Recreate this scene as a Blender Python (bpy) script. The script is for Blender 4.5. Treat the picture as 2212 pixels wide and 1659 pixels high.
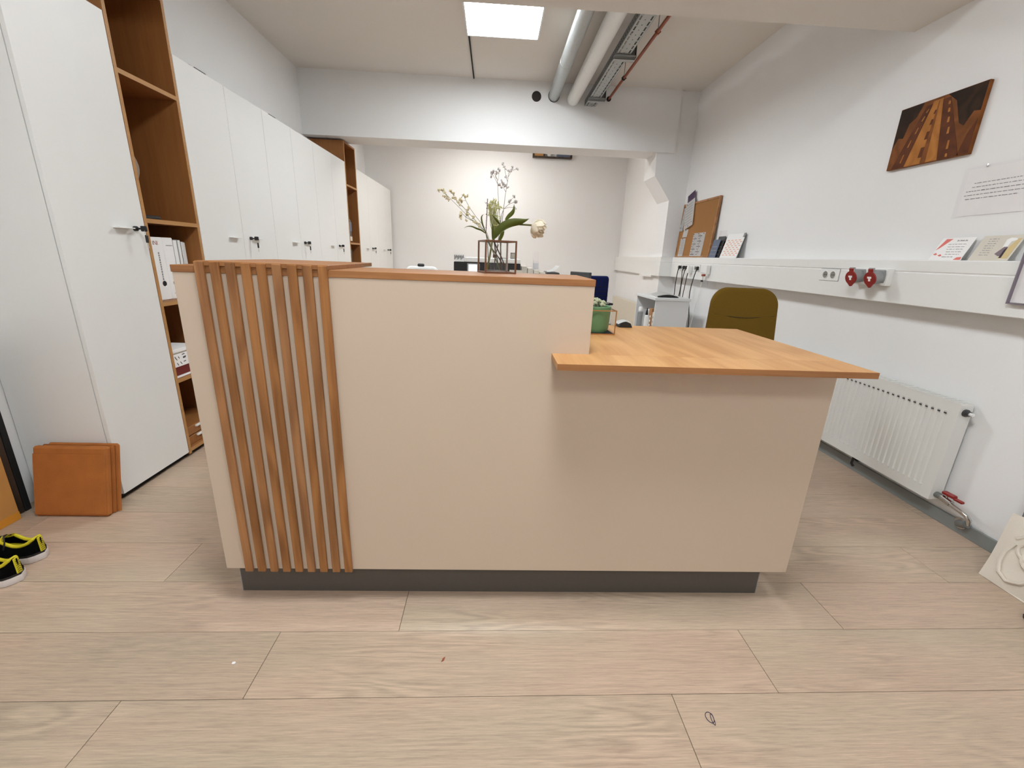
import bpy, bmesh, math, random
from mathutils import Matrix, Vector
random.seed(7)
PI = math.pi
for o in list(bpy.data.objects): bpy.data.objects.remove(o)
SC = bpy.context.scene
COL = SC.collection

# ------------------------------------------------------------------ camera
def cam_basis(p, r, y):
    cy, sy = math.cos(y), math.sin(y)
    f = Vector((sy*math.cos(p), cy*math.cos(p), -math.sin(p)))
    rt = Vector((cy, -sy, 0)); up = rt.cross(f)
    return math.cos(r)*rt+math.sin(r)*up, -math.sin(r)*rt+math.cos(r)*up, f
cd = bpy.data.cameras.new('camera'); cam = bpy.data.objects.new('camera', cd); COL.objects.link(cam)
R_, U_, F_ = cam_basis(.2909, .0384, .0508)
cam.matrix_world = Matrix(((R_.x, U_.x, -F_.x, 0), (R_.y, U_.y, -F_.y, 0), (R_.z, U_.z, -F_.z, 1.15), (0, 0, 0, 1)))
cd.sensor_width = 36; cd.lens = 922.93/2212*36; cd.clip_start = .02
SC.camera = cam
# ------------------------------------------------------------------ world, exposure, lamp strengths
w = bpy.data.worlds.new('world'); SC.world = w; w.use_nodes = True
w.node_tree.nodes['Background'].inputs[0].default_value = (.6, .62, .65, 1)
w.node_tree.nodes['Background'].inputs[1].default_value = .05
SC.view_settings.view_transform = 'Standard'; SC.view_settings.look = 'None'
SC.view_settings.gamma = 1; SC.view_settings.use_curve_mapping = False
SC.view_settings.exposure = 0.0
LAMP = {'front': 48, 'mid': 44, 'back': 34, 'rear': 40}
LAMP_COL = {'front': (.90, .96, 1.0), 'mid': (.90, .96, 1.0), 'back': (.97, .96, .93), 'rear': (.90, .96, 1.0)}

# ------------------------------------------------------------------ helpers
W = {}
def lin(c):
    return tuple((x/255/12.92 if x/255 <= .04045 else ((x/255+.055)/1.055)**2.4) for x in c)
def link(o): COL.objects.link(o); return o
def thing(name, label, cat, loc=(0, 0, 0), rot=0, group=None, M=None):
    o = link(bpy.data.objects.new(name, None)); o.empty_display_size = .05
    if M is None: M = Matrix.Translation(loc) @ Matrix.Rotation(rot, 4, 'Z')
    o.matrix_world = M; W[o] = M.copy()
    o['label'] = label; o['category'] = cat
    if group: o['group'] = group
    return o
def tag(o, label, cat, group=None):
    o['label'] = label; o['category'] = cat
    if group: o['group'] = group
    return o
class MB:
    def __init__(s): s.bm = bmesh.new()
    def poly(s, vs, fs):
        v = [s.bm.verts.new(p) for p in vs]
        for f in fs:
            try: s.bm.faces.new([v[i] for i in f])
            except ValueError: pass
        return v
    def box(s, x0, x1, y0, y1, z0, z1, bev=0, seg=1, M=None):
        vs = [(x, y, z) for x in (min(x0, x1), max(x0, x1)) for y in (min(y0, y1), max(y0, y1)) for z in (min(z0, z1), max(z0, z1))]
        if M is not None: vs = [M @ Vector(p) for p in vs]
        v = s.poly(vs, [(0, 1, 3, 2), (4, 6, 7, 5), (0, 4, 5, 1), (2, 3, 7, 6), (0, 2, 6, 4), (1, 5, 7, 3)])
        if bev:
            es = list({e for q in v for e in q.link_edges})
            bmesh.ops.bevel(s.bm, geom=es, offset=bev, segments=seg, affect='EDGES', profile=.5)
        return s
    def prism(s, pts, axis, a0, a1, bev=0, M=None):
        def mk(p, a): return {'x': (a, p[0], p[1]), 'y': (p[0], a, p[1]), 'z': (p[0], p[1], a)}[axis]
        n = len(pts)
        vs = [mk(p, a0) for p in pts]+[mk(p, a1) for p in pts]
        if M is not None: vs = [M @ Vector(p) for p in vs]
        v = s.poly(vs, [tuple(range(n-1, -1, -1)), tuple(range(n, 2*n))]+[(i, (i+1) % n, n+(i+1) % n, n+i) for i in range(n)])
        bmesh.ops.recalc_face_normals(s.bm, faces=list({f for q in v for f in q.link_faces}))
        if bev:
            es = [e for e in {e for q in v for e in q.link_edges}]
            bmesh.ops.bevel(s.bm, geom=es, offset=bev, segments=2, affect='EDGES', profile=.5)
        return s
    def tube(s, pts, r, seg=8, r2=None):
        pts = [Vector(p) for p in pts]; n = len(pts); rings = []
        prev = None
        for i, p in enumerate(pts):
            t = ((pts[min(i+1, n-1)]-pts[i]).normalized()+(pts[i]-pts[max(i-1, 0)]).normalized())
            t = t.normalized() if t.length > 1e-6 else Vector((0, 0, 1))
            if prev is None:
                a = Vector((0, 0, 1)) if abs(t.z) < .9 else Vector((1, 0, 0))
                u = t.cross(a).normalized()
            else: u = (prev-t*prev.dot(t)).normalized()
            prev = u; vv = t.cross(u)
            rr = r if r2 is None else r+(r2-r)*i/max(n-1, 1)
            rings.append([s.bm.verts.new(p+rr*(math.cos(2*PI*k/seg)*u+math.sin(2*PI*k/seg)*vv)) for k in range(seg)])
        for a, b in zip(rings, rings[1:]):
            for k in range(seg): s.bm.faces.new((a[k], a[(k+1) % seg], b[(k+1) % seg], b[k]))
        s.bm.faces.new(rings[0][::-1]); s.bm.faces.new(rings[-1])
        return s
    def lathe(s, prof, c=(0, 0, 0), seg=20, M=None):
        M = M or Matrix.Translation(c)
        rings = []
        for r, z in prof:
            if r < 1e-6: rings.append([s.bm.verts.new(M @ Vector((0, 0, z)))])
            else: rings.append([s.bm.verts.new(M @ Vector((r*math.cos(2*PI*k/seg), r*math.sin(2*PI*k/seg), z))) for k in range(seg)])
        for a, b in zip(rings, rings[1:]):
            for k in range(seg):
                q = [a[k % len(a)], a[(k+1) % len(a)], b[(k+1) % len(b)], b[k % len(b)]]
                q = [x for i, x in enumerate(q) if x not in q[:i]]
                if len(q) > 2: s.bm.faces.new(q)
        return s
    def ball(s, c, r, sub=1, sc=(1, 1, 1)):
        bmesh.ops.create_icosphere(s.bm, subdivisions=sub, radius=r, matrix=Matrix.Translation(c) @ Matrix.Diagonal((*sc, 1)))
        return s
    def grid(s, f, nu, nv, thick=0):
        g = [[s.bm.verts.new(f(i/nu, j/nv)) for j in range(nv+1)] for i in range(nu+1)]
        for i in range(nu):
            for j in range(nv): s.bm.faces.new((g[i][j], g[i+1][j], g[i+1][j+1], g[i][j+1]))
        if thick:
            r = bmesh.ops.solidify(s.bm, geom=list({q for row in g for v in row for q in v.link_faces}), thickness=thick)
        return s
    def build(s, name, m, parent=None, M=None, smooth=False, label=None, kind=None, sharp=.6):
        bmesh.ops.recalc_face_normals(s.bm, faces=s.bm.faces)
        T = (W[parent].inverted() if parent else Matrix()) @ (M or Matrix())
        s.bm.transform(T)
        me = bpy.data.meshes.new(name); s.bm.to_mesh(me); s.bm.free()
        me.materials.append(m)
        if smooth:
            for p in me.polygons: p.use_smooth = True
            try: me.set_sharp_from_angle(angle=sharp)
            except Exception: pass
        o = link(bpy.data.objects.new(name, me))
        if parent: o.parent = parent; W[o] = W[parent].copy()
        else: W[o] = Matrix()
        if label: o['label'] = label
        if kind: o['kind'] = kind
        return o
def box(name, m, b, parent=None, bev=0, M=None, seg=1, label=None):
    return MB().box(*b, bev=bev, seg=seg).build(name, m, parent, M, smooth=bev > 0 and seg > 1, label=label)
def text_mesh(name, s, size, m, parent, M, thick=.0004):
    cu = bpy.data.curves.new(name, 'FONT'); cu.body = s; cu.size = size; cu.extrude = thick; cu.align_x = 'CENTER'; cu.align_y = 'CENTER'
    t = bpy.data.objects.new(name, cu); COL.objects.link(t)
    me = bpy.data.meshes.new_from_object(t); bpy.data.objects.remove(t)
    me.transform(W[parent].inverted() @ M); me.materials.clear(); me.materials.append(m); me.name = name
    o = link(bpy.data.objects.new(name, me)); o.parent = parent; W[o] = W[parent].copy()
    return o

# ------------------------------------------------------------------ materials
def newmat(name):
    m = bpy.data.materials.new(name); m.use_nodes = True
    nt = m.node_tree; return m, nt, nt.nodes['Principled BSDF']
def N(nt, t, **k):
    n = nt.nodes.new(t)
    for a, b in k.items():
        if hasattr(n, a): setattr(n, a, b)
        else: n.inputs[a].default_value = b
    return n
def plain(name, c, rough=.5, metal=0, var=.03, scale=30, bump=0, bscale=200, spec=.5, coat=0):
    m, nt, p = newmat(name); c = lin(c)
    tc = N(nt, 'ShaderNodeTexCoord'); no = N(nt, 'ShaderNodeTexNoise'); no.inputs['Scale'].default_value = scale; no.inputs['Detail'].default_value = 3
    nt.links.new(tc.outputs['Object'], no.inputs['Vector'])
    mx = N(nt, 'ShaderNodeMix', data_type='RGBA')
    mx.inputs[6].default_value = (*[x*(1-var) for x in c], 1); mx.inputs[7].default_value = (*[min(1, x*(1+var)) for x in c], 1)
    nt.links.new(no.outputs[0], mx.inputs[0]); nt.links.new(mx.outputs[2], p.inputs['Base Color'])
    p.inputs['Roughness'].default_value = rough; p.inputs['Metallic'].default_value = metal
    p.inputs['Specular IOR Level'].default_value = spec; p.inputs['Coat Weight'].default_value = coat
    if bump:
        n2 = N(nt, 'ShaderNodeTexNoise'); n2.inputs['Scale'].default_value = bscale; n2.inputs['Detail'].default_value = 4
        nt.links.new(tc.outputs['Object'], n2.inputs['Vector'])
        b = N(nt, 'ShaderNodeBump'); b.inputs['Strength'].default_value = bump; b.inputs['Distance'].default_value = .002
        nt.links.new(n2.outputs[0], b.inputs['Height']); nt.links.new(b.outputs[0], p.inputs['Normal'])
    return m
def wood(name, c1, c2, axis='x', rough=.5, grain=60, along=2.5, tint=.0, wave=.5, bump=.15, knots=False, wscale=5, spec=.35):
    m, nt, p = newmat(name); c1 = lin(c1); c2 = lin(c2)
    L = nt.links.new
    tc = N(nt, 'ShaderNodeTexCoord'); oi = N(nt, 'ShaderNodeObjectInfo')
    off = N(nt, 'ShaderNodeVectorMath', operation='SCALE'); off.inputs[0].default_value = (37.1, 19.7, 53.3); L(oi.outputs['Random'], off.inputs['Scale'])
    add = N(nt, 'ShaderNodeVectorMath', operation='ADD'); L(tc.outputs['Object'], add.inputs[0]); L(off.outputs[0], add.inputs[1])
    ma = N(nt, 'ShaderNodeMapping'); s = [grain]*3; s['xyz'.index(axis)] = along; ma.inputs['Scale'].default_value = s
    L(add.outputs[0], ma.inputs['Vector'])
    n1 = N(nt, 'ShaderNodeTexNoise'); n1.inputs['Scale'].default_value = 1; n1.inputs['Detail'].default_value = 6; n1.inputs['Roughness'].default_value = .65; L(ma.outputs[0], n1.inputs['Vector'])
    mb = N(nt, 'ShaderNodeMapping'); s = [wscale]*3; s['xyz'.index(axis)] = wscale*.16; mb.inputs['Scale'].default_value = s; L(add.outputs[0], mb.inputs['Vector'])
    nd = N(nt, 'ShaderNodeTexNoise'); nd.inputs['Scale'].default_value = .9; nd.inputs['Detail'].default_value = 2.5; L(mb.outputs[0], nd.inputs['Vector'])
    mul = N(nt, 'ShaderNodeMath', operation='MULTIPLY'); L(nd.outputs[0], mul.inputs[0]); mul.inputs[1].default_value = 16
    sn = N(nt, 'ShaderNodeMath', operation='SINE')
    mul2 = N(nt, 'ShaderNodeMath', operation='MULTIPLY'); L(mul.outputs[0], mul2.inputs[0]); mul2.inputs[1].default_value = 2.6; L(mul2.outputs[0], sn.inputs[0])
    rg = N(nt, 'ShaderNodeMath', operation='MULTIPLY_ADD'); L(sn.outputs[0], rg.inputs[0]); rg.inputs[1].default_value = .5; rg.inputs[2].default_value = .5
    mixf = N(nt, 'ShaderNodeMix'); mixf.inputs[0].default_value = wave; L(n1.outputs[0], mixf.inputs[2]); L(rg.outputs[0], mixf.inputs[3])
    mix2 = N(nt, 'ShaderNodeMix'); mix2.inputs[0].default_value = .35; L(mixf.outputs[0], mix2.inputs[2])
    n3 = N(nt, 'ShaderNodeTexNoise'); n3.inputs['Scale'].default_value = 3; n3.inputs['Detail'].default_value = 2; L(mb.outputs[0], n3.inputs['Vector']); L(n3.outputs[0], mix2.inputs[3])
    cr = N(nt, 'ShaderNodeValToRGB'); cr.color_ramp.elements[0].position = .28; cr.color_ramp.elements[1].position = .72
    cr.color_ramp.elements[0].color = (*c2, 1); cr.color_ramp.elements[1].color = (*c1, 1); L(mix2.outputs[0], cr.inputs[0])
    out = cr.outputs[0]
    if tint:
        hs = N(nt, 'ShaderNodeHueSaturation')
        mr = N(nt, 'ShaderNodeMapRange'); mr.inputs['To Min'].default_value = 1-tint; mr.inputs['To Max'].default_value = 1+tint; L(oi.outputs['Random'], mr.inputs['Value']); L(mr.outputs[0], hs.inputs['Value'])
        fr = N(nt, 'ShaderNodeMath', operation='MULTIPLY'); fr.inputs[1].default_value = 7.31; L(oi.outputs['Random'], fr.inputs[0])
        fc = N(nt, 'ShaderNodeMath', operation='FRACT'); L(fr.outputs[0], fc.inputs[0])
        mr2 = N(nt, 'ShaderNodeMapRange'); mr2.inputs['To Min'].default_value = 1-tint*.5; mr2.inputs['To Max'].default_value = 1+tint*.5; L(fc.outputs[0], mr2.inputs['Value']); L(mr2.outputs[0], hs.inputs['Saturation'])
        L(out, hs.inputs['Color']); out = hs.outputs[0]
    L(out, p.inputs['Base Color']); p.inputs['Roughness'].default_value = rough; p.inputs['Specular IOR Level'].default_value = spec
    b = N(nt, 'ShaderNodeBump'); b.inputs['Strength'].default_value = bump; b.inputs['Distance'].default_value = .001
    L(n1.outputs[0], b.inputs['Height']); L(b.outputs[0], p.inputs['Normal'])
    return m
def emit(name, c, s):
    m, nt, p = newmat(name); p.inputs['Base Color'].default_value = (.9, .9, .9, 1)
    p.inputs['Emission Color'].default_value = (*c, 1); p.inputs['Emission Strength'].default_value = s
    return m
def glass(name, c=(1, 1, 1), rough=.02, ior=1.45):
    # thin clear sheet: lets light straight through, mirrors a little at grazing angles
    m, nt, p = newmat(name); nt.nodes.remove(p); L = nt.links.new
    tr = N(nt, 'ShaderNodeBsdfTransparent'); tr.inputs[0].default_value = (*c, 1)
    gl = N(nt, 'ShaderNodeBsdfGlossy'); gl.inputs['Roughness'].default_value = rough
    lw = N(nt, 'ShaderNodeLayerWeight'); lw.inputs['Blend'].default_value = .5
    pw_ = N(nt, 'ShaderNodeMath', operation='POWER'); L(lw.outputs['Facing'], pw_.inputs[0]); pw_.inputs[1].default_value = 4
    ma = N(nt, 'ShaderNodeMath', operation='MULTIPLY_ADD'); L(pw_.outputs[0], ma.inputs[0]); ma.inputs[1].default_value = .3; ma.inputs[2].default_value = .02
    mx = N(nt, 'ShaderNodeMixShader'); L(ma.outputs[0], mx.inputs[0]); L(tr.outputs[0], mx.inputs[1]); L(gl.outputs[0], mx.inputs[2])
    L(mx.outputs[0], nt.nodes['Material Output'].inputs[0])
    return m
WALL = plain('painted_plaster', (240, 239, 238), .9, var=.012, scale=3, bump=.12, bscale=90)
CEIL = plain('ceiling_paint', (229, 222, 214), .9, var=.012, scale=3, bump=.12, bscale=90)
LAM = plain('white_laminate', (232, 231, 228), .42, var=.01, scale=8)
LAMG = plain('light_grey_laminate', (224, 225, 226), .45, var=.01, scale=8)
CREAM = plain('cream_laminate', (200, 180, 159), .5, var=.012, scale=5)
DARKLAM = plain('charcoal_laminate', (84, 78, 72), .5, var=.06, scale=40)
BLACKP = plain('black_plastic', (24, 23, 24), .45, var=.1)
BLACKM = plain('black_matte', (14, 13, 13), .8, var=.1)
CUPG = plain('cup_grey', (140, 138, 132), .6)
GREYP = plain('grey_plastic', (150, 152, 152), .5)
DGREYP = plain('dark_grey_plastic', (62, 62, 64), .45)
WHITEP = plain('white_plastic', (238, 237, 234), .45, var=.01)
PAPER = plain('white_paper', (244, 242, 240), .8, var=.02, spec=.2)
PAPERW = plain('warm_paper', (216, 209, 196), .8, var=.03, spec=.2)
INK = plain('dark_ink', (72, 66, 72), .8, spec=.1)
INKG = plain('grey_ink', (158, 154, 158), .8, spec=.1)
RED = plain('red_plastic', (140, 26, 20), .35)
REDCARD = plain('red_card', (110, 22, 18), .6)
CHROME = plain('chrome', (205, 203, 200), .18, metal=1)
BRASS = plain('brass', (190, 160, 100), .3, metal=1)
STEEL = plain('galvanised_steel', (176, 178, 176), .42, metal=.75, var=.12, scale=60)
ZINCD = plain('dull_steel', (132, 135, 134), .5, metal=.6, var=.12, scale=60)
COPPER = plain('copper_wire', (126, 88, 66), .35, metal=.85)
ROSE = plain('brass_wire', (190, 138, 88), .3, metal=.9)
RUST = plain('red_brown_pipe', (150, 78, 52), .5, metal=.2, var=.15, scale=40)
BASEG = plain('grey_baseboard', (136, 140, 138), .5)
RADW = plain('radiator_enamel', (228, 227, 222), .35, var=.01)
RADB = plain('old_radiator_enamel', (215, 206, 188), .45, var=.02)
OLIVE = plain('ochre_fabric', (110, 84, 30), .95, var=.22, scale=420, bump=.5, bscale=700, spec=.1)
NAVY = plain('navy_fabric', (26, 34, 78), .95, var=.25, scale=350, bump=.4, bscale=600, spec=.1)
CORK = plain('cork', (158, 114, 72), .9, var=.22, scale=260, bump=.3, bscale=300, spec=.1)
CANVAS = plain('cotton_canvas', (222, 212, 198), .95, var=.06, scale=250, bump=.4, bscale=500, spec=.1)
PAINTY = plain('orange_varnished_edge', (205, 150, 84), .5, var=.08, scale=12)
TERRA = plain('rust_orange_clay', (172, 104, 50), .75, var=.2, scale=14, bump=.3, bscale=160, spec=.25)
GREENP = plain('sage_ceramic', (92, 132, 92), .4, var=.04)
SUCC = plain('pale_succulent', (168, 172, 140), .6, var=.18, scale=90)
LEAF = plain('tulip_leaf', (104, 112, 44), .5, var=.2, scale=40)
STEMG = plain('green_stem', (92, 92, 44), .6, var=.15)
STEMD = plain('brown_stem', (66, 46, 30), .7, var=.15)
STEML = plain('pale_stem', (160, 160, 104), .6, var=.1)
BLOSS = plain('cream_blossom', (196, 184, 148), .7, var=.08)
BLOSSW = plain('white_blossom', (186, 180, 178), .7, var=.05)
FILL = plain('yellow_green_blossom', (178, 176, 112), .7, var=.2, scale=200)
PETAL = plain('ivory_petal', (252, 246, 236), .55, var=.06, scale=50)
def translucent(m, c, f):
    nt = m.node_tree; p = nt.nodes['Principled BSDF']; t = N(nt, 'ShaderNodeBsdfTranslucent'); t.inputs[0].default_value = (*lin(c), 1)
    mx = N(nt, 'ShaderNodeMixShader'); mx.inputs[0].default_value = f
    nt.links.new(p.outputs[0], mx.inputs[1]); nt.links.new(t.outputs[0], mx.inputs[2]); nt.links.new(mx.outputs[0], nt.nodes['Material Output'].inputs[0])
translucent(PETAL, (253, 246, 230), .45); translucent(LEAF, (120, 126, 40), .25)
PETAL.node_tree.nodes['Principled BSDF'].inputs['Specular IOR Level'].default_value = .15
YEL = plain('yellow_fabric', (206, 190, 28), .7, var=.1, scale=200)
SHOEB = plain('black_suede', (9, 9, 9), .95, var=.3, scale=200, bump=.2, spec=.05)
SOLE = plain('white_rubber', (214, 204, 198), .6, var=.06, scale=100)
ORANGEINK = plain('orange_ink', (236, 170, 140), .8, spec=.1)
PINKINK = plain('coral_ink', (228, 128, 120), .8, spec=.1)
PURP = plain('purple_print', (110, 84, 118), .6)
BLUEP = plain('slate_blue_print', (96, 106, 128), .6)
OAK = wood('oak_laminate', (208, 160, 106), (178, 126, 74), 'y', .42, 70, 3.5, wave=.3, bump=.05, wscale=5)
OAKX = wood('oak_edge', (172, 118, 72), (132, 86, 48), 'x', .5, 120, 6, wave=.2)
SLAT = wood('oak_slat', (168, 116, 70), (124, 80, 44), 'z', .5, 130, 4, tint=.07, wave=.35, wscale=9)
SHELFW = wood('beech_laminate', (160, 106, 58), (138, 88, 46), 'z', .5, 80, 3, wave=.12, bump=.05)
SHELFE = wood('beech_edge', (190, 142, 88), (166, 118, 68), 'y', .5, 80, 3, wave=.12, bump=.05)
DARKW = wood('dark_wood', (78, 62, 48), (44, 34, 27), 'z', .6, 60, 3)
def floor_mat():
    m, nt, p = newmat('pale_oak_plank'); L = nt.links.new
    tc = N(nt, 'ShaderNodeTexCoord'); oi = N(nt, 'ShaderNodeObjectInfo')
    off = N(nt, 'ShaderNodeVectorMath', operation='SCALE'); off.inputs[0].default_value = (91.3, 47.7, 13.1); L(oi.outputs['Random'], off.inputs['Scale'])
    add = N(nt, 'ShaderNodeVectorMath', operation='ADD'); L(tc.outputs['Object'], add.inputs[0]); L(off.outputs[0], add.inputs[1])
    def noise(sc, det, rough=.6):
        mp = N(nt, 'ShaderNodeMapping'); mp.inputs['Scale'].default_value = sc; L(add.outputs[0], mp.inputs['Vector'])
        n = N(nt, 'ShaderNodeTexNoise'); n.inputs['Scale'].default_value = 1; n.inputs['Detail'].default_value = det; n.inputs['Roughness'].default_value = rough; L(mp.outputs[0], n.inputs['Vector']); return n.outputs[0]
    def math_(op, a, b=None, c=None):
        n = N(nt, 'ShaderNodeMath', operation=op)
        for i, x in enumerate((a, b, c)):
            if x is None: continue
            if isinstance(x, (int, float)): n.inputs[i].default_value = x
            else: L(x, n.inputs[i])
        return n.outputs[0]
    def ramp(x, a, b):
        n = N(nt, 'ShaderNodeMapRange'); n.inputs['From Min'].default_value = a; n.inputs['From Max'].default_value = b; L(x, n.inputs['Value']); return n.outputs[0]
    tone = noise((1.3, 5, 1), 3)
    grain = noise((7, 190, 1), 6, .7)
    fine = noise((22, 420, 1), 3, .6)
    cath = math_('SINE', math_('MULTIPLY', noise((1.1, 7, 1), 3, .45), 95.0))
    mask = ramp(noise((1.6, 4.5, 1), 2), .50, .64)
    val = math_('ADD', math_('MULTIPLY', math_('SUBTRACT', grain, .5), .85), math_('MULTIPLY', math_('SUBTRACT', fine, .5), .5))
    val = math_('ADD', val, math_('MULTIPLY', math_('MULTIPLY', cath, mask), .11))
    val = math_('ADD', val, math_('MULTIPLY', math_('SUBTRACT', tone, .5), .22))
    vo = N(nt, 'ShaderNodeTexVoronoi'); mp = N(nt, 'ShaderNodeMapping'); mp.inputs['Scale'].default_value = (2.2, 5.5, 1); L(add.outputs[0], mp.inputs['Vector']); L(mp.outputs[0], vo.inputs['Vector']); vo.inputs['Scale'].default_value = 1
    knot = math_('SUBTRACT', 1.0, ramp(vo.outputs['Distance'], .015, .10))
    val = math_('SUBTRACT', val, math_('MULTIPLY', knot, .16))
    val = math_('ADD', val, math_('MULTIPLY', math_('SUBTRACT', oi.outputs['Random'], .5), .08))
    mixc = N(nt, 'ShaderNodeMix', data_type='RGBA'); mixc.inputs[6].default_value = (*lin((184, 165, 143)), 1); mixc.inputs[7].default_value = (*lin((190, 165, 144)), 1)
    L(ramp(noise((.9, 3, 1), 2), .38, .62), mixc.inputs[0])
    sc = N(nt, 'ShaderNodeVectorMath', operation='SCALE'); L(mixc.outputs[2], sc.inputs[0]); L(math_('ADD', val, 1.0), sc.inputs['Scale'])
    L(sc.outputs[0], p.inputs['Base Color']); p.inputs['Roughness'].default_value = .42; p.inputs['Specular IOR Level'].default_value = .4
    b = N(nt, 'ShaderNodeBump'); b.inputs['Strength'].default_value = .1; b.inputs['Distance'].default_value = .001; L(grain, b.inputs['Height']); L(b.outputs[0], p.inputs['Normal'])
    return m
FLOORM = floor_mat()
FRAMEW = wood('cork_board_frame', (178, 128, 84), (146, 100, 62), 'z', .5, 90, 4)
PIC1 = wood('veneer_mid', (136, 80, 34), (110, 62, 24), 'z', .6, 60, 3, spec=.2)
PIC2 = wood('veneer_tan', (186, 122, 56), (164, 104, 44), 'z', .6, 60, 3, spec=.2)
PIC3 = wood('veneer_brown', (102, 54, 24), (84, 42, 18), 'z', .6, 60, 3, spec=.2)
PIC4 = wood('veneer_dark', (62, 42, 26), (38, 25, 15), 'z', .6, 60, 3, spec=.15)
GLASS = glass('clear_glass', (.995, 1, .997))
ACRYL = glass('clear_acrylic', (.985, .98, .985), .04, 1.3)
ACRYLE = plain('acrylic_edge', (128, 118, 128), .25, spec=.6)

# ================================================================== SETTING
XL, XR, YB = -2.069, 2.178, 7.52
ZC, ZS = 2.917, 2.31
YR = -2.6
def struct(name, m, bs, bev=0):
    mb = MB()
    for b in bs: mb.box(*b, bev=bev)
    o = mb.build(name, m); o['kind'] = 'structure'; return o
floor = struct('floor', plain('floor_bed', (96, 82, 68), .9), [(XL-.1, XR+.1, YR-.1, YB+.1, -.12, -.0025)])
struct('ceiling', CEIL, [(XL-.1, XR+.1, YR-.1, YB+.1, ZC, ZC+.1)])
struct('wall_left', WALL, [(XL-.1, XL, YR, YB, -.05, ZC+.05)])
struct('wall_right', WALL, [(XR, XR+.1, YR, YB, -.05, ZC+.05)])
struct('wall_back', WALL, [(XL-.1, XR+.1, YB, YB+.1, -.05, ZC+.05)])
struct('wall_front', WALL, [(XL-.1, XR+.1, YR-.1, YR, -.05, ZC+.05)])
# near downstand beam overhead, far downstand beam, pilaster with haunch, set-in wall of the alcove
struct('trim_1', CEIL, [(XL, XR, 2.2, 2.6, 2.355, ZC)])
tb = MB(); tb.box(XL, 1.972, 5.2, 5.55, ZS, ZC).box(1.972, XR, 5.225, 5.55, ZS+.3, ZC)
# the round duct opening of the beam is set in as a short dark pipe further down
o = tb.build('trim_2', WALL); o['kind'] = 'structure'
pb = MB(); pb.prism([(1.775, 2.35), (1.79, 2.075), (1.987, 1.825), (1.992, 0), (XR, 0), (XR, 2.62), (1.972, 2.62), (1.972, 2.31)], 'y', 5.226, 5.60)
o = pb.build('trim_3', WALL); o['kind'] = 'structure'
pb = MB(); pb.prism([(1.992, 5.6), (2.115, YB), (XR, YB), (XR, 5.6)], 'z', 0, ZC)
o = pb.build('trim_4', WALL); o['kind'] = 'structure'
bb = struct('baseboard_right', BASEG, [(XR-.012, XR, YR, 5.22, 0, .06)], .002)
bb = struct('baseboard_back', BASEG, [(XL, 2.1, YB-.012, YB, 0, .06)], .002)
# floor planks: one object each, rows 0.2122 m wide running along x
PW, PL = .2122, 1.467
offs = {0: -.637, -1: -.945, 1: -.273, 2: -1.142, 3: -.42}
def plank_mesh(L):
    mb = MB(); mb.box(0, L-.0016, .0007, PW-.0007, -.0026, 0, bev=.0006)
    mb.bm.normal_update(); me = bpy.data.meshes.new('plank'); mb.bm.to_mesh(me); mb.bm.free(); me.materials.append(FLOORM); return me
full = plank_mesh(PL)
for r in range(-9, 31):
    y0 = .8708+r*PW
    if y0 < -1.0 or y0+PW > YB: continue
    o0 = offs.get(r, random.uniform(-1.4, 0)); x = o0
    while x > XL: x -= PL
    while x < XR:
        a, b = max(x, XL), min(x+PL, XR)
        if b-a > .01:
            me = full if b-a > PL-1e-4 else plank_mesh(b-a)
            p = link(bpy.data.objects.new('plank', me)); p.location = (a, y0, 0); p.parent = floor
        x += PL

# ================================================================== LAMPS
def lamp(key, x, y, label, half=.3):
    t = thing('ceiling_lamp', label, 'lamp', (x, y, ZC), group=None)
    mb = MB()
    for b in ((-half, half, -half, -half+.012), (-half, half, half-.012, half), (-half, -half+.012, -half+.012, half-.012), (half-.012, half, -half+.012, half-.012)):
        mb.box(x+b[0], x+b[1], y+b[2], y+b[3], ZC-.03, ZC)
    mb.build('frame', WHITEP, t)
    box('diffuser', emit('lamp_'+key, LAMP_COL[key], LAMP[key]), (x-half+.012, x+half-.012, y-half+.012, y+half-.012, ZC-.026, ZC-.012), t)
lamp('mid', .028, 3.945, 'square white light panel glowing on the ceiling between the beams')
lamp('front', .03, .6, 'square light panel on the ceiling in front of the near beam')
lamp('back', -.1, 6.35, 'square light panel on the alcove ceiling behind the far beam')
lamp('rear', .03, -1.6, 'square light panel at the rear end of the room')
tag(box('cable_duct', BLACKM, (-.262, -.25, 4.245, 5.198, ZC-.012, ZC)), 'thin black cable strip on the ceiling behind the light panel', 'cable duct')

# ================================================================== RECEPTION DESK (own frame, turned very slightly)
DM = Matrix.Rotation(-.0069, 4, 'Z')
desk = thing('reception_desk', 'long cream reception desk with oak tops and a slatted corner', 'desk', M=DM @ Matrix.Translation((.08, 1.25, 0)))
def dbox(name, m, b, bev=0, label=None, parent=desk): return box(name, m, b, parent, bev, DM, label=label)
zb, z1, z1b, z2, z2b = .141, 1.096, 1.0776, .888, .871
MB().prism([(-.855, zb), (1.021, zb), (1.021, z2b), (.27, z2b), (.27, z1b), (-.855, z1b)], 'y', 1.1915, 1.211, bev=.0008).build('front_panel', CREAM, desk, DM, label='cream laminate front panel stepping down to the right')
dbox('side_panel', CREAM, (-.855, -.836, 1.212, 1.9, zb, z1b), .0008)
dbox('side_panel', CREAM, (1.002, 1.021, 1.212, 1.72, zb, z2b), .0008)
dbox('side_panel', CREAM, (.251, .27, 1.212, 1.475, z2+.001, z1b), .0008)
dbox('back_panel', CREAM, (-.836, .251, 1.456, 1.475, z2+.001, z1b))
dbox('counter_top', OAKX, (-.857, .271, 1.1895, 1.488, z1b, z1), .001, label='narrow oak counter top on the high side')
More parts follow.
